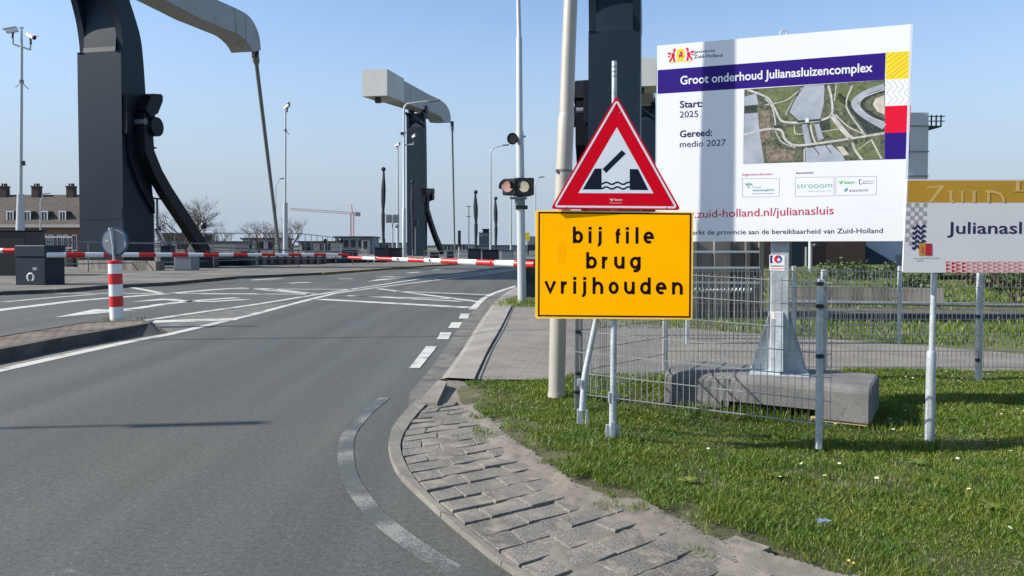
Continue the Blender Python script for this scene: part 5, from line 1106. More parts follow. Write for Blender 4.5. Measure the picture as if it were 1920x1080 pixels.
m = MB(); pxtube(m, [(535, 480, 9), (535, 380, 8.5)], Y); m.build('lower_column', M['mast'], t); m = MB(); pxtube(m, [(535, 380, 3.6), (535.5, 208, 3)], Y); m.build('upper_pole', M['mast'], t)
cam_head(t, at(538, 200, Y), R(60), R(30), .6); m = MB(); m.tube([at(535, 244, Y), at(542, 252, Y)], .03, None, 6); m.tube([at(535, 246, Y), at(535, 242, Y)], .12, None, 8); m.build('stay_bracket', M['galvd'], t)
Y = 90.0
t = thing('camera_mast', 'slim white camera mast left of the farther bridge tower', 'camera mast', at(746, 478, Y))
m = MB(); pxtube(m, [(745.5, 480, 5.5), (746, 402, 5)], Y); m.build('lower_column', M['mast'], t); m = MB(); pxtube(m, [(746, 402, 3.6), (746, 276, 2.6)], Y); m.build('upper_pole', M['mast'], t); cam_head(t, at(745, 272, Y), R(60), R(15), .7)
def street_lamp(px, ytop, ybase, d, wpx, arm, label, lower=None, head=(16, 5)):
    t = thing('street_lamp', label, 'street lamp', at(px, ybase, d)); m = MB(); a = 1 if arm > 0 else -1
    pts = [(px, ybase, wpx * 1.5)] + ([(px, lower, wpx * 1.5), (px, lower - 2, wpx)] if lower else []) + [(px, ytop + 14, wpx * .8)]
    P3 = [at(x, y, d) for x, y, _ in pts] + [at(px + a * 1, ytop + 8, d), at(px + a * 5, ytop + 3, d), at(px + arm * .6, ytop, d), at(px + arm, ytop - 2, d)]
    m.tube(P3, [rad(c, d) for _, _, c in pts] + [rad(wpx * .7, d)] * 2 + [rad(wpx * .55, d)] * 2, None, 10); m.build('pole', M['mast'], t)
    m = MB(); c_ = at(px + arm + a * head[0] / 2, ytop - 3, d); m.box(c_, (head[0] * d / F, .3, head[1] * d / F * .7), None, (Vector((1, 0, .12 * a)).normalized(), (0, 1, 0), (0, 0, 1)), .05); m.build('lamp_head', M['galvd'], t); return t
t = street_lamp(757.5, 192, 488, 72, 4.6, 44, 'grey street lamp with its arm crossing the farther tower', 392, (24, 5))
m = MB(); d = 72; m.tube([at(758, 272, d), at(775, 271, d), at(775.5, 265, d)], .07, None, 8); m.build('camera_arm', M['mast'], t); cam_head(t, at(776, 256, d), R(50), R(20), .5); cam_head(t, at(756, 250, d), R(-50), R(-20), .5, 'black')
street_lamp(920, 275, 486, 75, 3.2, 22, 'thin white street lamp left of the signal mast, arm pointing right', None, (13, 3))
street_lamp(1004, 335, 470, 140, 2.4, 6, 'small distant street lamp between signal mast and lamp column', None, (11, 3))
street_lamp(958, 338, 472, 120, 2.6, 30, 'thin distant street lamp whose arm passes behind the signal mast', None, (8, 2.5))
street_lamp(517, 338, 470, 110, 2, 7, 'small distant street lamp beside the slanting pull rod', None, (9, 3))
street_lamp(76, 366, 462, 80, 2.4, 4, 'small pale street lamp in front of the terrace roof', None, (14, 1.5))
# lamps standing left of the frame whose shadows cross the road
for (bx, by, h, lab) in ((-12.6, 5.42, 6.95, 'street lamp left of view whose shadow falls across the near lane'), (-19.0, 10.9, 15.4, 'tall street lamp left of view whose shadow reaches the footpath')):
    t = thing('street_lamp', lab, 'street lamp', (bx, by, 0)); m = MB(); m.tube([(bx, by, 0), (bx, by, 2), (bx, by, h)], [.085, .045, .028], None, 10); m.build('pole', M['mast'], t)
    m = MB(); m.box((bx + .55, by + .03, h + .04), (1.1, .13, .05), None, (Vector((.99, .12, 0)), Vector((-.12, .99, 0)), (0, 0, 1)), .03); m.build('lamp_head', M['galvd'], t)

# furled dark wraps on poles standing by the second bridge
def wrapped(px, ytop, ybase, d, wpx, label):
    t = thing('wrapped_post', label, 'wrapped post', at(px, ybase, d)); t['group'] = 'dark wrapped posts at the bridge'
    H_ = ybase - ytop; prof = [(0, .55), (.18, .62), (.30, .75), (.42, .8), (.46, .55), (.58, .9), (.72, 1.0), (.82, .75), (.90, .5), (.955, .45)]
    m = MB(); m.tube([at(px + .6 * math.sin(k * 5 + px), ybase - H_ * k, d) for k, _ in prof], [rad(wpx * r_, d) for _, r_ in prof], None, 7, False); m.build('wrap', M['cloth'], t)
    m = MB(); q = at(px, ytop + 2.5, d); m.tube([q + Vector((0, 0, z)) for z in (-.2, -.12, .05, .17)], [.08, .2, .2, .06], None, 10); m.build('top_knob', M['cloth'], t)
    m = MB(); pxtube(m, [(px, ybase + 14, 1.8), (px, ytop + 2, 1.8)], d, None, 8); m.build('pole', M['galvd'], t)
wrapped(719, 314, 466, 68, 9, 'tallest dark wrapped post, left of the grey signal boxes'); wrapped(773.5, 338, 468, 80, 7, 'dark wrapped post standing against the farther tower')
wrapped(892, 357, 468, 76, 9, 'dark wrapped post right of the farther tower rod'); wrapped(929.5, 369, 469, 84, 8, 'shortest dark wrapped post, beside the signal mast')
def cabinet(x0, x1, y0, y1, d, mat, label, dep=1.0, cat='cabinet'):
    a_, b_ = at(x0, y0, d), at(x1, y1, d); t = thing('equipment_cabinet', label, cat, ((a_.x + b_.x) / 2, d + dep / 2, b_.z)); zb = min(b_.z, .1) if True else b_.z
    m = MB(); m.box(((a_.x + b_.x) / 2, d + dep / 2, (a_.z + zb) / 2), (b_.x - a_.x, dep, a_.z - zb), None, None, .03); m.build('body', M[mat], t)
    m = MB(); m.box(((a_.x + b_.x) / 2, d + dep / 2, a_.z + .03), (b_.x - a_.x + .1, dep + .1, .06)); m.build('lid', M['cab'], t)
    m = MB(); m.box(((a_.x + b_.x) / 2, d - .012, (a_.z + zb) / 2), ((b_.x - a_.x) * .86, .02, (a_.z - zb) * .8)); m.build('door', M[mat], t); return t
cabinet(702, 723, 465, 484, 66, 'cab', 'dark box at the foot of the tallest wrapped post'); cabinet(725, 752, 466, 486, 69, 'black', 'black box between wrapped post and lamp pole')
cabinet(877, 901, 467, 488, 72, 'cab', 'dark blue box below the wrapped post by the rod'); cabinet(904, 935, 469, 488, 74, 'cab', 'wide dark blue box below the shortest wrapped post')
cabinet(326, 361, 480, 506, 44, 'greywall', 'grey ribbed cabinet at the foot of the near tower'); cabinet(366, 400, 484, 502, 50, 'black', 'low black box behind the railing near the strut')
# signals
t = thing('traffic_signal', 'pair of grey signal boxes seen from behind on a thin pole', 'traffic signal', at(736, 478, 70))
m = MB(); pxtube(m, [(736, 480, 2.6), (736, 418, 2.6)], 70, None, 8); m.build('pole', M['mast'], t)
for x_ in (729, 741.5): m = MB(); m.box(at(x_, 410, 70), (.52, .4, .75), None, None, .05); m.build('signal_box', M['galvd'], t)
m = MB(); m.tube([at(742, 424, 69.7), at(745, 424, 69.7)], [.14, .2], None, 10); m.build('horn', M['black'], t)
t = thing('traffic_signal', 'black signal head on a short white pole by the rod', 'traffic signal', at(861, 482, 70))
m = MB(); pxtube(m, [(860.5, 484, 2.6), (861, 462, 2.6)], 70, None, 8); m.build('pole', M['mast'], t); m = MB(); m.box(at(861.3, 447.5, 70), (.27, .3, 1.5), None, None, .05); m.build('signal_head', M['black'], t)
t = thing('signal_mast', 'thin grey mast with two short cross arms', 'mast', at(879, 470, 78)); m = MB(); pxtube(m, [(879, 478, 2.4), (879, 386, 2)], 78, None, 8); m.build('pole', M['galvd'], t)
for y_ in (387, 406): m = MB(); m.box(at(878.5, y_, 78), (.5, .08, .08)); m.build('arm', M['galvd'], t)
t = thing('traffic_signal', 'dark signal box on the lamp pole before the farther tower', 'traffic signal', at(778, 470, 79)); m = MB(); m.box(at(778, 417, 79), (.6, .4, .75), None, None, .05); m.build('signal_head', M['black'], t); m = MB(); pxtube(m, [(779, 478, 2), (779, 424, 2)], 79, None, 8); m.build('pole', M['galvd'], t)

# ================================================================ RAILINGS
def railing(pts, rows, every, label, r=.028, mat='galvd', zb=.1, rp_=.026):
    """pts = (px, ytop, Y) polyline; rows = fractions of height for the rails"""
    P_ = [at(*p) for p in pts]; t = thing('railing', label, 'railing', (P_[0].x, P_[0].y, zb))
    for i, fq in enumerate(rows):
        m = MB(); m.tube([Vector((p.x, p.y, zb + (p.z - zb) * fq)) for p in P_], r * (1.3 if i == 0 else 1), None, 8); m.build('rail', M[mat], t)
    cnt = 0
    for a, b in zip(P_[:-1], P_[1:]):
        n_ = max(1, int((b - a).length / every))
        for k in range(n_ + 1):
            if k == n_ and not (b == P_[-1]): continue
            if cnt > 95: break
            q = a.lerp(b, k / n_); m = MB(); m.box((q.x, q.y, (q.z + zb - .1) / 2), (rp_ * 2, rp_ * 2, q.z - zb + .1)); m.build('post', M[mat], t); cnt += 1
    return t
railing([(-120, 451.5, 38), (2, 452, 38), (300, 456.5, 46), (480, 456.5, 55)], (1, .28), 4.2, 'long grey two-rail railing in front of the near tower', .035)
railing([(290, 437, 62), (560, 437.5, 70)], (1, .72, .42), 1.5, 'grey railing along the lock edge right of the near tower', .03)
railing([(560, 437.5, 72), (640, 447, 90), (722, 448, 92)], (1, .55), 2.2, 'grey railing continuing toward the tallest wrapped post', .03)
railing([(400, 463.5, 48), (560, 470, 52), (690, 473, 60)], (1, .5), 2.0, 'low dark railing just behind the left boom', .03, 'steel')
railing([(56, 445, 60), (135, 445, 60)], (1, .6, .25), 1.6, 'pale railing in front of the brick terrace', .04, 'mast')
railing([(795, 471, 85), (880, 471, 85)], (1, .5), 1.7, 'thin grey railing at the foot of the push strut', .03)
railing([(1480, 566, 19.5), (1760, 570, 18.5), (2100, 575, 17.5)], (1,), 2.6, 'grey tube handrail on the grass beyond the mesh fence', .04, 'galvd', -.0)
# stairs by the tower
t = thing('steel_stair', 'pale steel stair with sloping handrails beside the near tower', 'stair', at(300, 478, 56))
for dx in (0, 9): m = MB(); m.tube([at(290 + dx, 432, 56), at(312 + dx, 478, 56)], .05, None, 6); m.build('handrail', M['mast'], t)
m = MB()
for k in range(7): q = at(294 + k * 3.2, 444 + k * 6.5, 56.3); m.box(q, (.5, .8, .04))
m.build('treads', M['galvd'], t)

# ================================================================ BUILDINGS AND TREES BEHIND
def terrace():
    d = 105.0; L_, R_x = at(-160, 425, d).x, at(205, 425, d).x; ze = at(0, 424, d).z; zr = at(0, 361, d).z
    t = thing('terrace_house', 'brown brick terrace with steep tiled roof, dormers and chimneys', 'house', ((L_ + R_x) / 2, d, 0))
    m = MB(); m.box(((L_ + R_x) / 2, d + 4.5, ze / 2), (R_x - L_, 9, ze)); m.build('wall', M['brickw'], t)
    m = MB(); m.prism([(L_ - .3, d - .4, ze), (L_ - .3, d + 4.5, zr + 0.0), (L_ - .3, d + 9.4, ze)], (R_x - L_ + .6, 0, 0)); rf = m.build('roof', M['roof'], t)
    m = MB(); m.box(((L_ + R_x) / 2, d - .42, ze + .02), (R_x - L_ + .7, .35, .42)); m.build('gutter', M['cream'], rf)
    for px in (8, 69, 134, -80): 
        c_ = at(px, 355, d + 4.5); z1 = at(px, 350, d + 4.5).z; z0 = zr - 1.2; w_ = 14 * d / F
        m = MB(); m.box((c_.x, d + 4.5, (z0 + z1) / 2), (w_, .9, z1 - z0)); m.box((c_.x, d + 4.5, z1), (w_ * 1.15, 1.05, .16)); 
        for k in (-.28, .05, .3): m.tube([(c_.x + k * w_, d + 4.5, z1), (c_.x + k * w_, d + 4.5, z1 + .45)], .12, None, 7)
        m.build('chimney', M['chim'], rf)
    for px in (22, 54, 86, 120, -40, 165):
        c_ = at(px, 406, d + .9); z0, z1 = at(px, 418, d + .9).z, at(px, 396, d + .9).z; w_ = 13 * d / F
        m = MB(); m.box((c_.x, d + 1.9, (z0 + z1) / 2), (w_, 2.6, z1 - z0)); dm = m.build('dormer', M['roof'], rf)
        m = MB()
        for sx in (-1, 1): m.box((c_.x + sx * w_ * .44, d + .55, (z0 + z1) / 2), (w_ * .13, .1, z1 - z0))
        m.box((c_.x, d + .55, z1 - .06), (w_ * 1.08, .12, .16)); m.box((c_.x, d + .55, z0 + .06), (w_ * 1.08, .12, .14)); m.box((c_.x, d + .56, (z0 + z1) / 2), (.07, .08, z1 - z0 - .2)); m.build('window_frame', M['white'], dm)
        m = MB(); m.box((c_.x, d + .6, (z0 + z1) / 2), (w_ * .74, .04, z1 - z0 - .15)); m.build('window_pane', M['glass'], dm)
    for px in (5, 20, 36, 62, 84, 96, 112, 124, 140, -30, -60):
        c_ = at(px, 446, d); z0, z1 = .9, 3.1; w_ = 9 * d / F; m = MB(); m.box((c_.x, d - .03, (z0 + z1) / 2), (w_, .1, z1 - z0)); wf = m.build('window', M['white'], t)
        m = MB(); m.box((c_.x - w_ * .21, d - .09, (z0 + z1) / 2), (w_ * .34, .03, z1 - z0 - .25)); m.box((c_.x + w_ * .21, d - .09, (z0 + z1) / 2), (w_ * .34, .03, z1 - z0 - .25)); m.build('pane', M['glass'], wf)
    return t
terrace()
def block(name, x0, x1, ytop, d, dep, wall, label, cat='building', wins=0, roofm=None, winy=(.35, .8), over=.3, roof_h=.25):
    a_, b_ = at(x0, ytop, d), at(x1, ytop, d); h = a_.z; t = thing(name, label, cat, ((a_.x + b_.x) / 2, d, 0)); w_ = b_.x - a_.x
    m = MB(); m.box(((a_.x + b_.x) / 2, d + dep / 2, (h - roof_h) / 2), (w_, dep, h - roof_h)); m.build('wall', M[wall], t)
    m = MB(); m.box(((a_.x + b_.x) / 2, d + dep / 2, h - roof_h / 2), (w_ + over * 2, dep + over * 2, roof_h)); m.build('roof', M[roofm or 'cab'], t)
    for k in range(wins):
        x_ = a_.x + w_ * (k + .5) / wins; m = MB(); m.box((x_, d - .03, h * (winy[0] + winy[1]) / 2), (w_ / wins * .6, .1, h * (winy[1] - winy[0]))); m.build('window', M['glass'], t)
    return t
block('control_cabin', 628, 697, 443, 150, 8, 'greywall', 'low flat-roofed lock cabin on the horizon below the red crane', wins=5)
block('small_cabin', 678, 691, 446.5, 148, 3, 'cream', 'small cream cabin beside the low lock cabin', wins=1)
block('warehouse', 818, 880, 458, 190, 20, 'cream', 'long low cream warehouse behind the push strut', wins=9)
block('warehouse', 880, 990, 459.5, 230, 20, 'greywall', 'long dark grey warehouse left of the lamp column', wins=0)
block('apartment_block', 898, 920, 436, 300, 15, 'greywall', 'dark distant apartment block between two wrapped posts', wins=5); block('apartment_block', 905, 916, 429, 310, 12, 'cab', 'slim dark distant tower block behind the apartment block', wins=3)
block('brown_house', 302, 352, 437, 100, 8, 'cream', 'low brown-roofed house seen under the curved strut', roofm='roof', roof_h=1.0, wins=2)
block('white_shed', 372, 440, 452, 95, 5, 'cream', 'pale shed behind the railing right of the strut', wins=0)
block('white_shed', 205, 232, 449, 95, 5, 'cream', 'pale shed hidden behind the near tower', wins=2)
block('lock_house', 455, 520, 446, 120, 8, 'cream', 'pale low lock house below the bare bushes', wins=3)
block('yard_building', 560, 626, 452, 130, 7, 'cream', 'pale low yard building behind the railing', wins=2)
block('grey_hall', 700, 760, 455, 170, 12, 'cream', 'pale low hall behind the wrapped posts', wins=6)
m_h = MB(); hz = []
for k in range(60): hz.append((-900 + k * 32, 900, 2.0 + 2.2 * rng.random()))
m_h.prism([(-950, 900, 0)] + hz + [(1000, 900, 0)], (0, 30, 0)); tag(m_h.build('distant_tree_line', P('distant_wood_hazed', (.13, .16, .19), .9, 0, .2, .02), None), 'far-off wooded skyline along the horizon', 'tree line', kind='stuff')  # blue-grey haze is painted into the wood colour
# right-hand side beyond the fence
def wallbox(name, a, b, z0, z1, th, mat, label, cat='wall'):
    A_, B_ = Vector(a), Vector(b); d = (B_ - A_); L = d.length; d.normalize(); n_ = Vector((-d.y, d.x, 0)); c = (A_ + B_) / 2 + n_ * th / 2
    m = MB(); m.box((c.x, c.y, (z0 + z1) / 2), (L, th, z1 - z0), None, (d, n_, (0, 0, 1))); return m.build(name, M[mat], None)
q0, q1 = at(1240, 600, 16.5), at(1428, 600, 16.5)
t = thing('quay_wall', 'stained concrete quay wall with white rails behind the yellow sign', 'quay wall', (q0.x, 16.5, 0))
m = MB(); x0, x1 = at(1090, 500, 16.5).x, at(1428, 500, 16.5).x; m.box(((x0 + x1) / 2, 17.1, .75), (x1 - x0, 1.2, 1.9)); m.build('wall', M['quay'], t)
for px in (1300, 1352, 1400, 1425): m = MB(); m.box((at(px, 500, 16.5).x, 16.46, .75), (.09 if px != 1352 else .34, .14, 1.75)); m.build('pier', M['quay'], t)
for y_ in (472, 502, 530): m = MB(); a_, b_ = at(1090, y_, 16.2), at(1424, y_, 16.2); m.box(((a_.x + b_.x) / 2, 16.2, a_.z), (b_.x - a_.x, .035, .045)); m.build('rail', M['mast'], t)
m = MB(); a_, b_ = at(1302, 545, 16.1), at(1410, 545, 16.1); m.tube([a_ + (b_ - a_) * (i / 60) + Vector((0, 0, .05 * math.sin(i * 1.6))) for i in range(61)], .022, None, 5); m.build('chain', M['mast'], t)
t = thing('lock_building', 'dark brown brick lock building seen below the billboard', 'building', (at(1520, 500, 40).x, 40, 0))
m = MB(); x0, x1 = at(1420, 500, 40).x, at(1622, 500, 40).x; m.box(((x0 + x1) / 2, 44, 2.1), (x1 - x0, 8, 5.2)); m.build('wall', M['darkbrick'], t)
m = MB(); x0, x1 = at(1484, 500, 39.9).x, at(1512, 500, 39.9).x; m.box(((x0 + x1) / 2, 39.95, 1.4), (x1 - x0, .12, 2.9)); m.build('door', M['cab'], t)
m = MB(); a_ = at(1512, 474, 39.8); m.box((a_.x, 39.85, a_.z - .3), (.08, .06, 1.2)); m.build('door_handle', M['mast'], t)
t = thing('control_building', 'light grey control tower with a small balcony behind the billboard', 'control tower', (at(1724, 460, 42).x, 42, 0))
m = MB(); x0, x1 = at(1690, 300, 42).x, at(1740, 300, 42).x; zt2 = at(1720, 211, 42).z; m.box(((x0 + x1) / 2, 44.5, zt2 / 2), (x1 - x0, 5, zt2)); tw = m.build('tower', P('pale_cladding', (.50, .49, .49), .6, 0, .06, 1), t)
for y_ in (236, 284, 330): m = MB(); m.box(((x0 + x1) / 2, 41.97, at(1720, y_, 42).z), (x1 - x0 + .06, .05, .06)); m.build('panel_joint', M['galvd'], tw)
m = MB(); a_ = at(1741, 236, 42); b_ = at(1768, 236, 42)
m.box(((a_.x + b_.x) / 2, 43, a_.z), (b_.x - a_.x, 1.6, .08)); 
for y_ in (217, 226): q = at(1741, y_, 42); m.box(((a_.x + b_.x) / 2 + .1, 42.2, q.z), (b_.x - a_.x + .2, .05, .05)); m.box(((a_.x + b_.x) / 2 + .1, 43.8, q.z), (b_.x - a_.x + .2, .05, .05))
for k in range(4): m.box((a_.x + (b_.x - a_.x) * k / 3, 42.2, a_.z + .3), (.06, .06, .65))
m.box((a_.x + .05, 42.6, a_.z + .1), (.16, .5, 1.0)); m.build('balcony', M['cab'], t)
m = MB(); x0, x1 = at(1622, 500, 41).x, at(1708, 500, 41).x; m.box(((x0 + x1) / 2, 44, 1.9), (x1 - x0, 6, 5.0)); m.build('annex', M['bluemetal'], t)
m = MB(); m.prism([(x0 + .02, 40.9, 3.4), (x0 + .02, 38.6, -.2), (x1, 38.6, -.2), (x1 + 4, 40.9, -.2)][0:1] + [at(1622, 460, 40.9), at(1690, 500, 40.2), at(1622, 500, 40.2)], (0, .6, 0)); m.build('shade_slab', M['cab'], t)  # diagonal shade on the annex, added as a dark slab
t = thing('post_with_camera', 'thin grey post with a black ball camera before the brown building', 'camera post', at(1519, 510, 33)); m = MB(); pxtube(m, [(1518.5, 560, 7), (1519.5, 440, 7)], 33); m.build('post', M['mast'], t)
m = MB(); c_ = at(1529, 461, 32.8); m.tube([c_ + Vector((0, 0, z)) for z in (-.14, -.1, 0, .1, .14)], [.03, .1, .14, .1, .03], None, 12); m.box(at(1524, 455, 32.9), (.2, .05, .05)); m.build('ball_camera', M['black'], t)
tag(wallbox('retaining_wall', (at(1480, 560, 22).x, 22, 0), (at(1770, 560, 20.5).x, 20.5, 0), -.2, .36, .3, 'quay', ''), 'low concrete retaining wall on the grass behind the fences', 'wall')
tag(wallbox('kerb_wall', (at(1556, 605, 15.6).x, 15.6, 0), (at(2300, 605, 15.2).x, 15.2, 0), -.2, .13, .25, 'cab', ''), 'low dark edging along the back path under the info sign', 'edging')
m = MB(); gb = [at(1440, 508, 33), at(1700, 503, 34), at(2300, 500, 36)]
bank = MB(); bank.add([(6, 24, -.06), (60, 22, -.06), (60, 36, .62), (16, 37, .62), (10, 33, .5)], [(0, 1, 2, 3, 4)]); struct('grass_bank', bank, M['fargrass'])
# parked dark car glimpsed beneath the info sign
t = thing('parked_car', 'dark parked car glimpsed under the information sign', 'car', (at(1800, 520, 30).x, 30, .45)); cx_ = at(1800, 520, 30).x
m = MB(); pr_ = [(-2.1, .35), (-2.1, .85), (-1.4, .98), (-.8, 1.4), (.8, 1.42), (1.4, 1.0), (2.1, .9), (2.15, .35)]; m.prism([(cx_ + a, 29.2, .45 + b - .15) for a, b in pr_], (0, 1.7, 0)); m.build('body', M['cab'], t)
for a in (-1.3, 1.3): m = MB(); m.tube([(cx_ + a, 29.15, .72), (cx_ + a, 29.4, .72)], .32, None, 16); m.build('wheel', M['black'], t)
m = MB(); m.prism([(cx_ - .9, 29.18, 1.22), (cx_ - .6, 29.18, 1.6), (cx_ + .7, 29.18, 1.62), (cx_ + 1.1, 29.18, 1.25)], (0, .03, 0)); m.build('side_window', M['glass'], t)
# far traffic right of the signal mast
t = thing('direction_sign', 'small bright yellow sign on the horizon beside the signal mast', 'road sign', at(989, 470, 120)); m = MB(); m.box(at(988.5, 444, 120), (.75, .08, 1.3)); m.build('panel', M['bbyellow'], t); m = MB(); pxtube(m, [(988.5, 470, 1.5), (988.5, 450, 1.5)], 120.1, None, 8); m.build('pole', M['galvd'], t)
t = thing('lorry', 'dark lorry on the horizon right of the signal mast', 'lorry', at(998, 470, 130)); m = MB(); m.box(at(999, 456, 130), (1.9, 5, 2.4), None, None, .1); m.build('box_body', M['greywall'], t)
m = MB(); m.box(at(996, 464, 127), (1.7, 1.5, 1.0), None, None, .1); m.build('cab', M['cab'], t)
for k in (-1, 1): m = MB(); q = at(998, 470, 127); m.tube([(q.x + k * .7 - .1, 127, .5), (q.x + k * .7 + .1, 127, .5)], .45, None, 12); m.build('wheel', M['black'], t)

# trees
def tree(px, ybase, ytop, d, spread, mat, label, n=6, seed=1, depth=6, thick=.16):
    r = random.Random(seed); b = at(px, ybase, d); b.z = 0; H_ = at(px, ytop, d).z; t = thing('bare_tree', label, 'tree', b)
    tr, tw = MB(), MB()
    def grow(p, v, L, rd, k):
        q = p + v * L * .5 + Vector((r.uniform(-.06, .06), r.uniform(-.06, .06), 0)) * L; e_ = p + v * L
        (tr if k < 2 else tw).tube([p, q, e_], [rd, rd * .85, rd * .7], None, 5 if k < 3 else 3, False, False)
        if k >= depth: return
        for _ in range(r.choice((2, 3, 3)) if k else 5):
            a = r.uniform(0, 6.28); s_ = r.uniform(.35, .8) if k else r.uniform(.35, .75); up = v.copy(); o = Vector((math.cos(a), math.sin(a), r.uniform(-.1, .35)))
            nv = (up + o * s_ * spread).normalized(); grow(e_ if r.random() < .6 else q, nv, L * r.uniform(.66, .86), rd * .6, k + 1)
    grow(b, Vector((r.uniform(-.04, .04), 0, 1)), H_ * .27, thick, 0)
    # fit the grown height to the one in the picture
    zt = max([v[2] for v in tw.v]); s_ = H_ / zt
    for mb_ in (tr, tw): mb_.v = [(b.x + (v[0] - b.x) * s_, b.y + (v[1] - b.y) * s_, v[2] * s_) for v in mb_.v]
    tr.build('trunk', M['bark'], t); tw.build('crown', M[mat], t)
tree(350, 445, 364, 88, 1.25, 'twig', 'large bare tree behind the curved strut of the near tower', seed=4, depth=7, thick=.2)
tree(413, 445, 408, 100, 1.2, 'twig', 'small bare tree right of the near tower strut', seed=5, depth=5, thick=.1)
tree(485, 445, 411, 100, 1.4, 'twigr', 'low reddish bare tree left of the slanting rod', seed=6, depth=6, thick=.12)
tree(513, 445, 413, 104, 1.4, 'twigr', 'low bare bush just behind the slanting rod', seed=9, depth=6, thick=.12)
tree(549, 445, 402, 96, 1.2, 'twigr', 'dark reddish bare tree right of the white camera mast', seed=7, depth=6, thick=.14)
# tower crane on the horizon
d = 420; t = thing('tower_crane', 'red tower crane with a long jib on the horizon', 'crane', at(660, 462, d))
def lattice(mb, a, b, w_, n, r_=.16):
    a, b = Vector(a), Vector(b); dd = (b - a).normalized(); s1 = Vector((0, 1, 0)); s2 = dd.cross(s1).normalized(); C = [(s1 * i + s2 * j) * w_ / 2 for i, j in ((-1, -1), (1, -1), (1, 1), (-1, 1))]
    for c in C: mb.tube([a + c, b + c], r_, None, 4, False)
    for k in range(n):
        p, q = a.lerp(b, k / n), a.lerp(b, (k + 1) / n)
        for i in range(4): mb.tube([p + C[i], q + C[(i + 1) % 4]], r_ * .6, None, 3, False, False)
m = MB(); lattice(m, at(660.5, 468, d), at(660.5, 400, d), 1.6, 14); m.build('mast', M['craner'], t)
m = MB(); lattice(m, at(660.5, 400, d), at(544, 392, d), 1.1, 26, .13); m.build('jib', M['craner'], t)
m = MB(); lattice(m, at(660.5, 400, d), at(674, 400, d), 1.1, 4, .13); m.build('counter_jib', M['craner'], t)
m = MB(); m.tube([at(660.5, 400, d), at(658.5, 383, d)], [.5, .15], None, 6); m.tube([at(658.5, 384, d), at(672, 399, d)], .07, None, 4); m.tube([at(658.5, 384, d), at(618, 397, d)], .07, None, 4); m.build('apex', M['craner'], t)
m = MB(); m.box(at(671, 402, d), (2.5, 1.5, 2)); m.build('counterweight', M['greywall'], t)

# lock-edge clutter between the boom and the horizon
def wall_px(name, x0, x1, y0, y1, d0, d1, th, mat, label, cat, posts=0):
    a, b = at(x0, y1, d0), at(x1, y1, d1); zt_ = at(x0, y0, d0).z; t = thing(name, label, cat, (a.x, a.y, 0)); A_, B_ = Vector((a.x, a.y, 0)), Vector((b.x, b.y, 0)); d = (B_ - A_); L = d.length; d.normalize(); n_ = Vector((-d.y, d.x, 0)); c = (A_ + B_) / 2 + n_ * th / 2
    m = MB(); m.box((c.x, c.y, zt_ / 2), (L, th, zt_), None, (d, n_, (0, 0, 1))); m.build('wall', M[mat], t)
    for k in range(posts): q = A_.lerp(B_, (k + .5) / posts) - n_ * .12; m = MB(); m.box((q.x, q.y, zt_ * .55), (.16, .16, zt_ * 1.1)); m.build('post', M['black'], t)
    return t
wall_px('low_wall', 480, 612, 482, 495, 56, 60, .4, 'quay', 'low pale concrete wall with dark posts behind the left boom', 'wall', 9)
wall_px('low_wall', 612, 700, 484, 492, 62, 66, .4, 'cab', 'low dark wall where the two boom tips meet', 'wall', 3)
wall_px('guard_wall', 104, 152, 476, 505, 52, 52, .5, 'quay', 'stained guard wall left of the near tower foot', 'wall', 2)
wall_px('footing', 146, 292, 488, 512, 46.5, 43.5, .6, 'quay', 'concrete footing running in front of the near tower', 'footing')
for i, (x0, x1, y0, y1, d, mt, lb) in enumerate(((366, 384, 470, 500, 53, 'black', 'black pump housing under the strut end'), (392, 404, 474, 500, 54, 'cab', 'narrow dark post box right of the strut end'), (412, 446, 477, 499, 55, 'towerd', 'low black machine casing behind the left boom'), (452, 470, 473, 497, 56, 'cab', 'dark slim casing left of the pale low wall'),
    (300, 318, 462, 498, 55, 'cab', 'dark cabinet at the foot of the steel stair'), (640, 668, 470, 488, 82, 'cab', 'dark cabinet on the horizon below the flat cabin'), (806, 822, 474, 486, 88, 'black', 'small black box where the far strut lands'), (838, 850, 470, 486, 90, 'cab', 'small dark box left of the far rod foot'), (940, 962, 470, 486, 95, 'greywall', 'grey box just left of the signal mast'))):
    cabinet(x0, x1, y0, y1, d, mt, lb)
for i, (px, yt, yb, d, lb) in enumerate(((296, 430, 500, 57, 'short mast with a dark lamp beside the steel stair'), (382, 423, 480, 60, 'short mast with a dark lamp above the strut end'), (640, 451, 490, 78, 'short signal post with round plate behind the boom tip'), (609, 452, 490, 80, 'short signal post left of the round plate post'))):
    t = thing('short_mast', lb, 'mast', at(px, yb, d)); m = MB(); pxtube(m, [(px, yb, 3), (px, yt, 2.4)], d, None, 8); m.build('pole', M['galvd'], t); m = MB(); q = at(px, yt, d); m.tube([q + Vector((0, 0, z)) for z in (-.25, -.2, .0, .2, .25)], [.05, .2, .24, .2, .05], None, 10); m.build('lamp', M['black'], t)
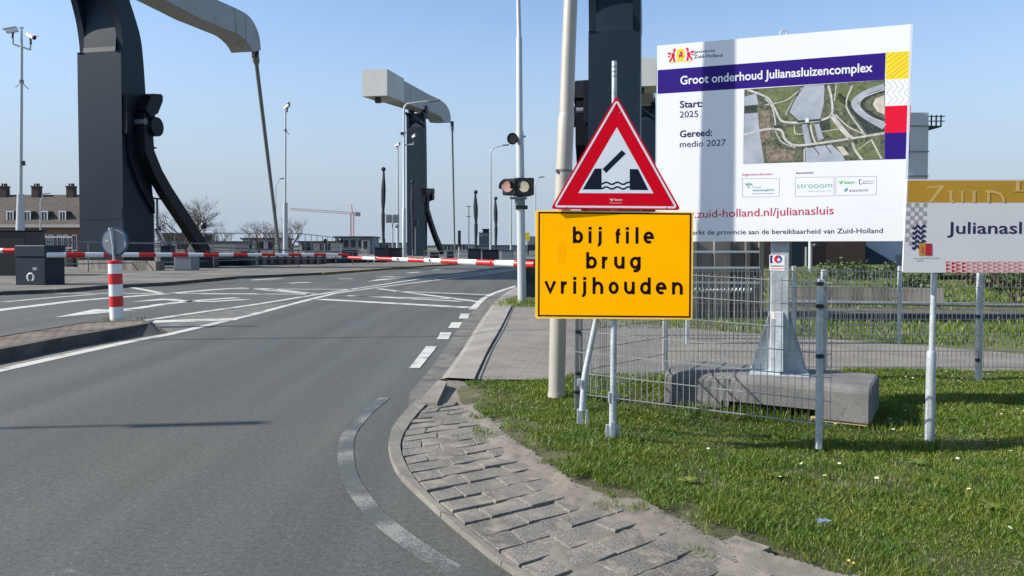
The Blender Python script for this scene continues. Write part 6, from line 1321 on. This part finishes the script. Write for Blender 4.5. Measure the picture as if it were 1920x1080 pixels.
def shrub(px, d, w_, h, mat, label, n=900, sd=1):
    r = np.random.default_rng(sd); b = at(px, 500, d); b.z = 0; t = thing('shrub', label, 'shrub', b); m = MB()
    for k in range(9):
        a = r.uniform(0, 6.28); m.tube([b, b + Vector((math.cos(a) * w_ * .3, math.sin(a) * w_ * .3, h * .8))], [.03, .008], None, 4)
    m.build('stem', M['bark'], t); m = MB(); lob = [(r.normal(0, w_ * .22), r.normal(0, w_ * .2), r.uniform(.3, .8) * h, r.uniform(.18, .34) * w_) for _ in range(9)]
    for k in range(n):
        lx, ly, lz, lr = lob[k % 9]; v = r.normal(0, 1, 3); v = v / np.linalg.norm(v) * lr * r.random() ** .4; c = b + Vector((lx + v[0], ly + v[1], max(.03, lz + v[2] * .8)))
        u = Vector(r.normal(0, 1, 3)).normalized(); w2 = u.cross(Vector(r.normal(0, 1, 3))).normalized(); q = .05 + .05 * r.random(); m.add([c - u * q, c + w2 * q * .5, c + u * q, c - w2 * q * .5], [(0, 1, 2, 3)])
    m.build('crown', M[mat], t, False)
M['leafd'] = P('shrub_leaf', (0.045, 0.075, 0.02), .6, 0, .4, 3); M['leafb'] = P('shrub_dry', (0.11, 0.085, 0.05), .8, 0, .4, 3)
shrub(1905, 20, 2.6, 1.35, 'leafd', 'dark green shrub at the right edge behind the mesh fence', 1500, 3)
shrub(1858, 27, 2.0, 1.1, 'leafb', 'dry brown shrub under the information sign', 900, 4); shrub(1640, 31, 1.8, .7, 'leafd', 'low green shrub left of the information sign post', 700, 5)
shrub(1575, 30, 2.4, .8, 'leafd', 'low green shrub on the bank behind the fence post', 900, 6); shrub(1720, 24, 1.6, .6, 'leafd', 'small green shrub beside the information sign post', 600, 7)
sheet([(1425, 573), (1920, 580), (2400, 584), (2400, 603), (1920, 600), (1425, 597)], 0.012, 'soil_strip', P('dry_soil', (.085, .072, .05), .95, 0, .4, 2.5, .8, 30))
x, y = scatter(160000, 1.5, 30, 9.9, 36, [(1.2, 14.2), (3.2, 14.2), (5.2, 12.5), (8, 11.2), (13, 10.6), (40, 12), (40, 36), (2, 36)], lambda x, y: np.clip((11 / y) ** 1.5, 0, 1) * (.3 + vnoise(x, y, .9, 41)) * (np.abs(x) < y * .72) * np.where((y > 15.6) & (y < 19.2), .12, 1))
h = rng.uniform(.03, .12, len(x)) * (.5 + vnoise(x, y, .8, 42)); blades('rough_grass', x, y, zl(x) - .01 + np.where((y > 24.2) & (x > 8), (y - 24) * .05, 0), h, .012 + .0012 * y, 'rougher green and straw grass on the strip beyond the path')

# broad-leaved weeds in the lawn
for px, py, sz, lb in ((1722, 872, .085, 'dandelion rosette in the lawn in front of the information sign post'), (1862, 955, .10, 'broad-leaved weed at the right edge of the lawn'), (1455, 705 + 190, .06, 'small flat weed in the lawn below the fence post'), (1290, 905, .07, 'flat green weed near the sandy edge of the lawn')):
    p = ground_at(px, py); t = thing('lawn_weed', lb, 'weed', p); m = MB(); r_ = random.Random(px)
    for k in range(11):
        a = k * math.tau / 11 + r_.uniform(-.2, .2); L = sz * r_.uniform(.7, 1.15); d = Vector((math.cos(a), math.sin(a), 0)); n_ = Vector((-d.y, d.x, 0)); pts = []
        rows_ = [p + d * (L * q) + Vector((0, 0, .012 + L * (.55 * q - .42 * q * q))) for q in (0, .35, .7, 1)]; ws = (.004, .012, .014, .002)
        vs = [v for c, w2 in zip(rows_, ws) for v in (c - n_ * w2, c + n_ * w2)]; m.add(vs, [(0, 1, 3, 2), (2, 3, 5, 4), (4, 5, 7, 6)])
    m.build('leaves', M['blade'], t, False)
# small fixings on the near tower
for tw in [o for o in bpy.data.objects if o.name in ('bridge_tower',)]:
    for (px, py) in ((279, 275), (290, 372), (283, 320)):
        q = onplane(px, py, g1.W(0, 0, 0), g1.x); m = MB(); m.box(q + g1.a * .25, (.12, .9, .10), None, (g1.x, g1.a, (0, 0, 1))); m.build('bracket', M['towerd'], tw)
    q0_, q1_ = onplane(288, 372, g1.W(0, 0, 0), g1.x), onplane(289, 440, g1.W(0, 0, 0), g1.x); m = MB(); m.tube([q0_ + g1.a * .35, q1_ + g1.a * .35], .07, None, 8); m.build('conduit', M['galvd'], tw)
for b_, pts in ((TS, ((1062, 388.5), (1250, 389.5), (1148, 210), (1163, 211))),):
    if b_ is YS: continue
    par = bpy.data.objects['warning_sign' if b_ is TS else 'text_sign']
    for (px, py) in pts: m = MB(); q = b_.P(px, py); m.tube([q, q + b_.n * .003], .0045, None, 10); m.build('rivet', M['galvd'], par)
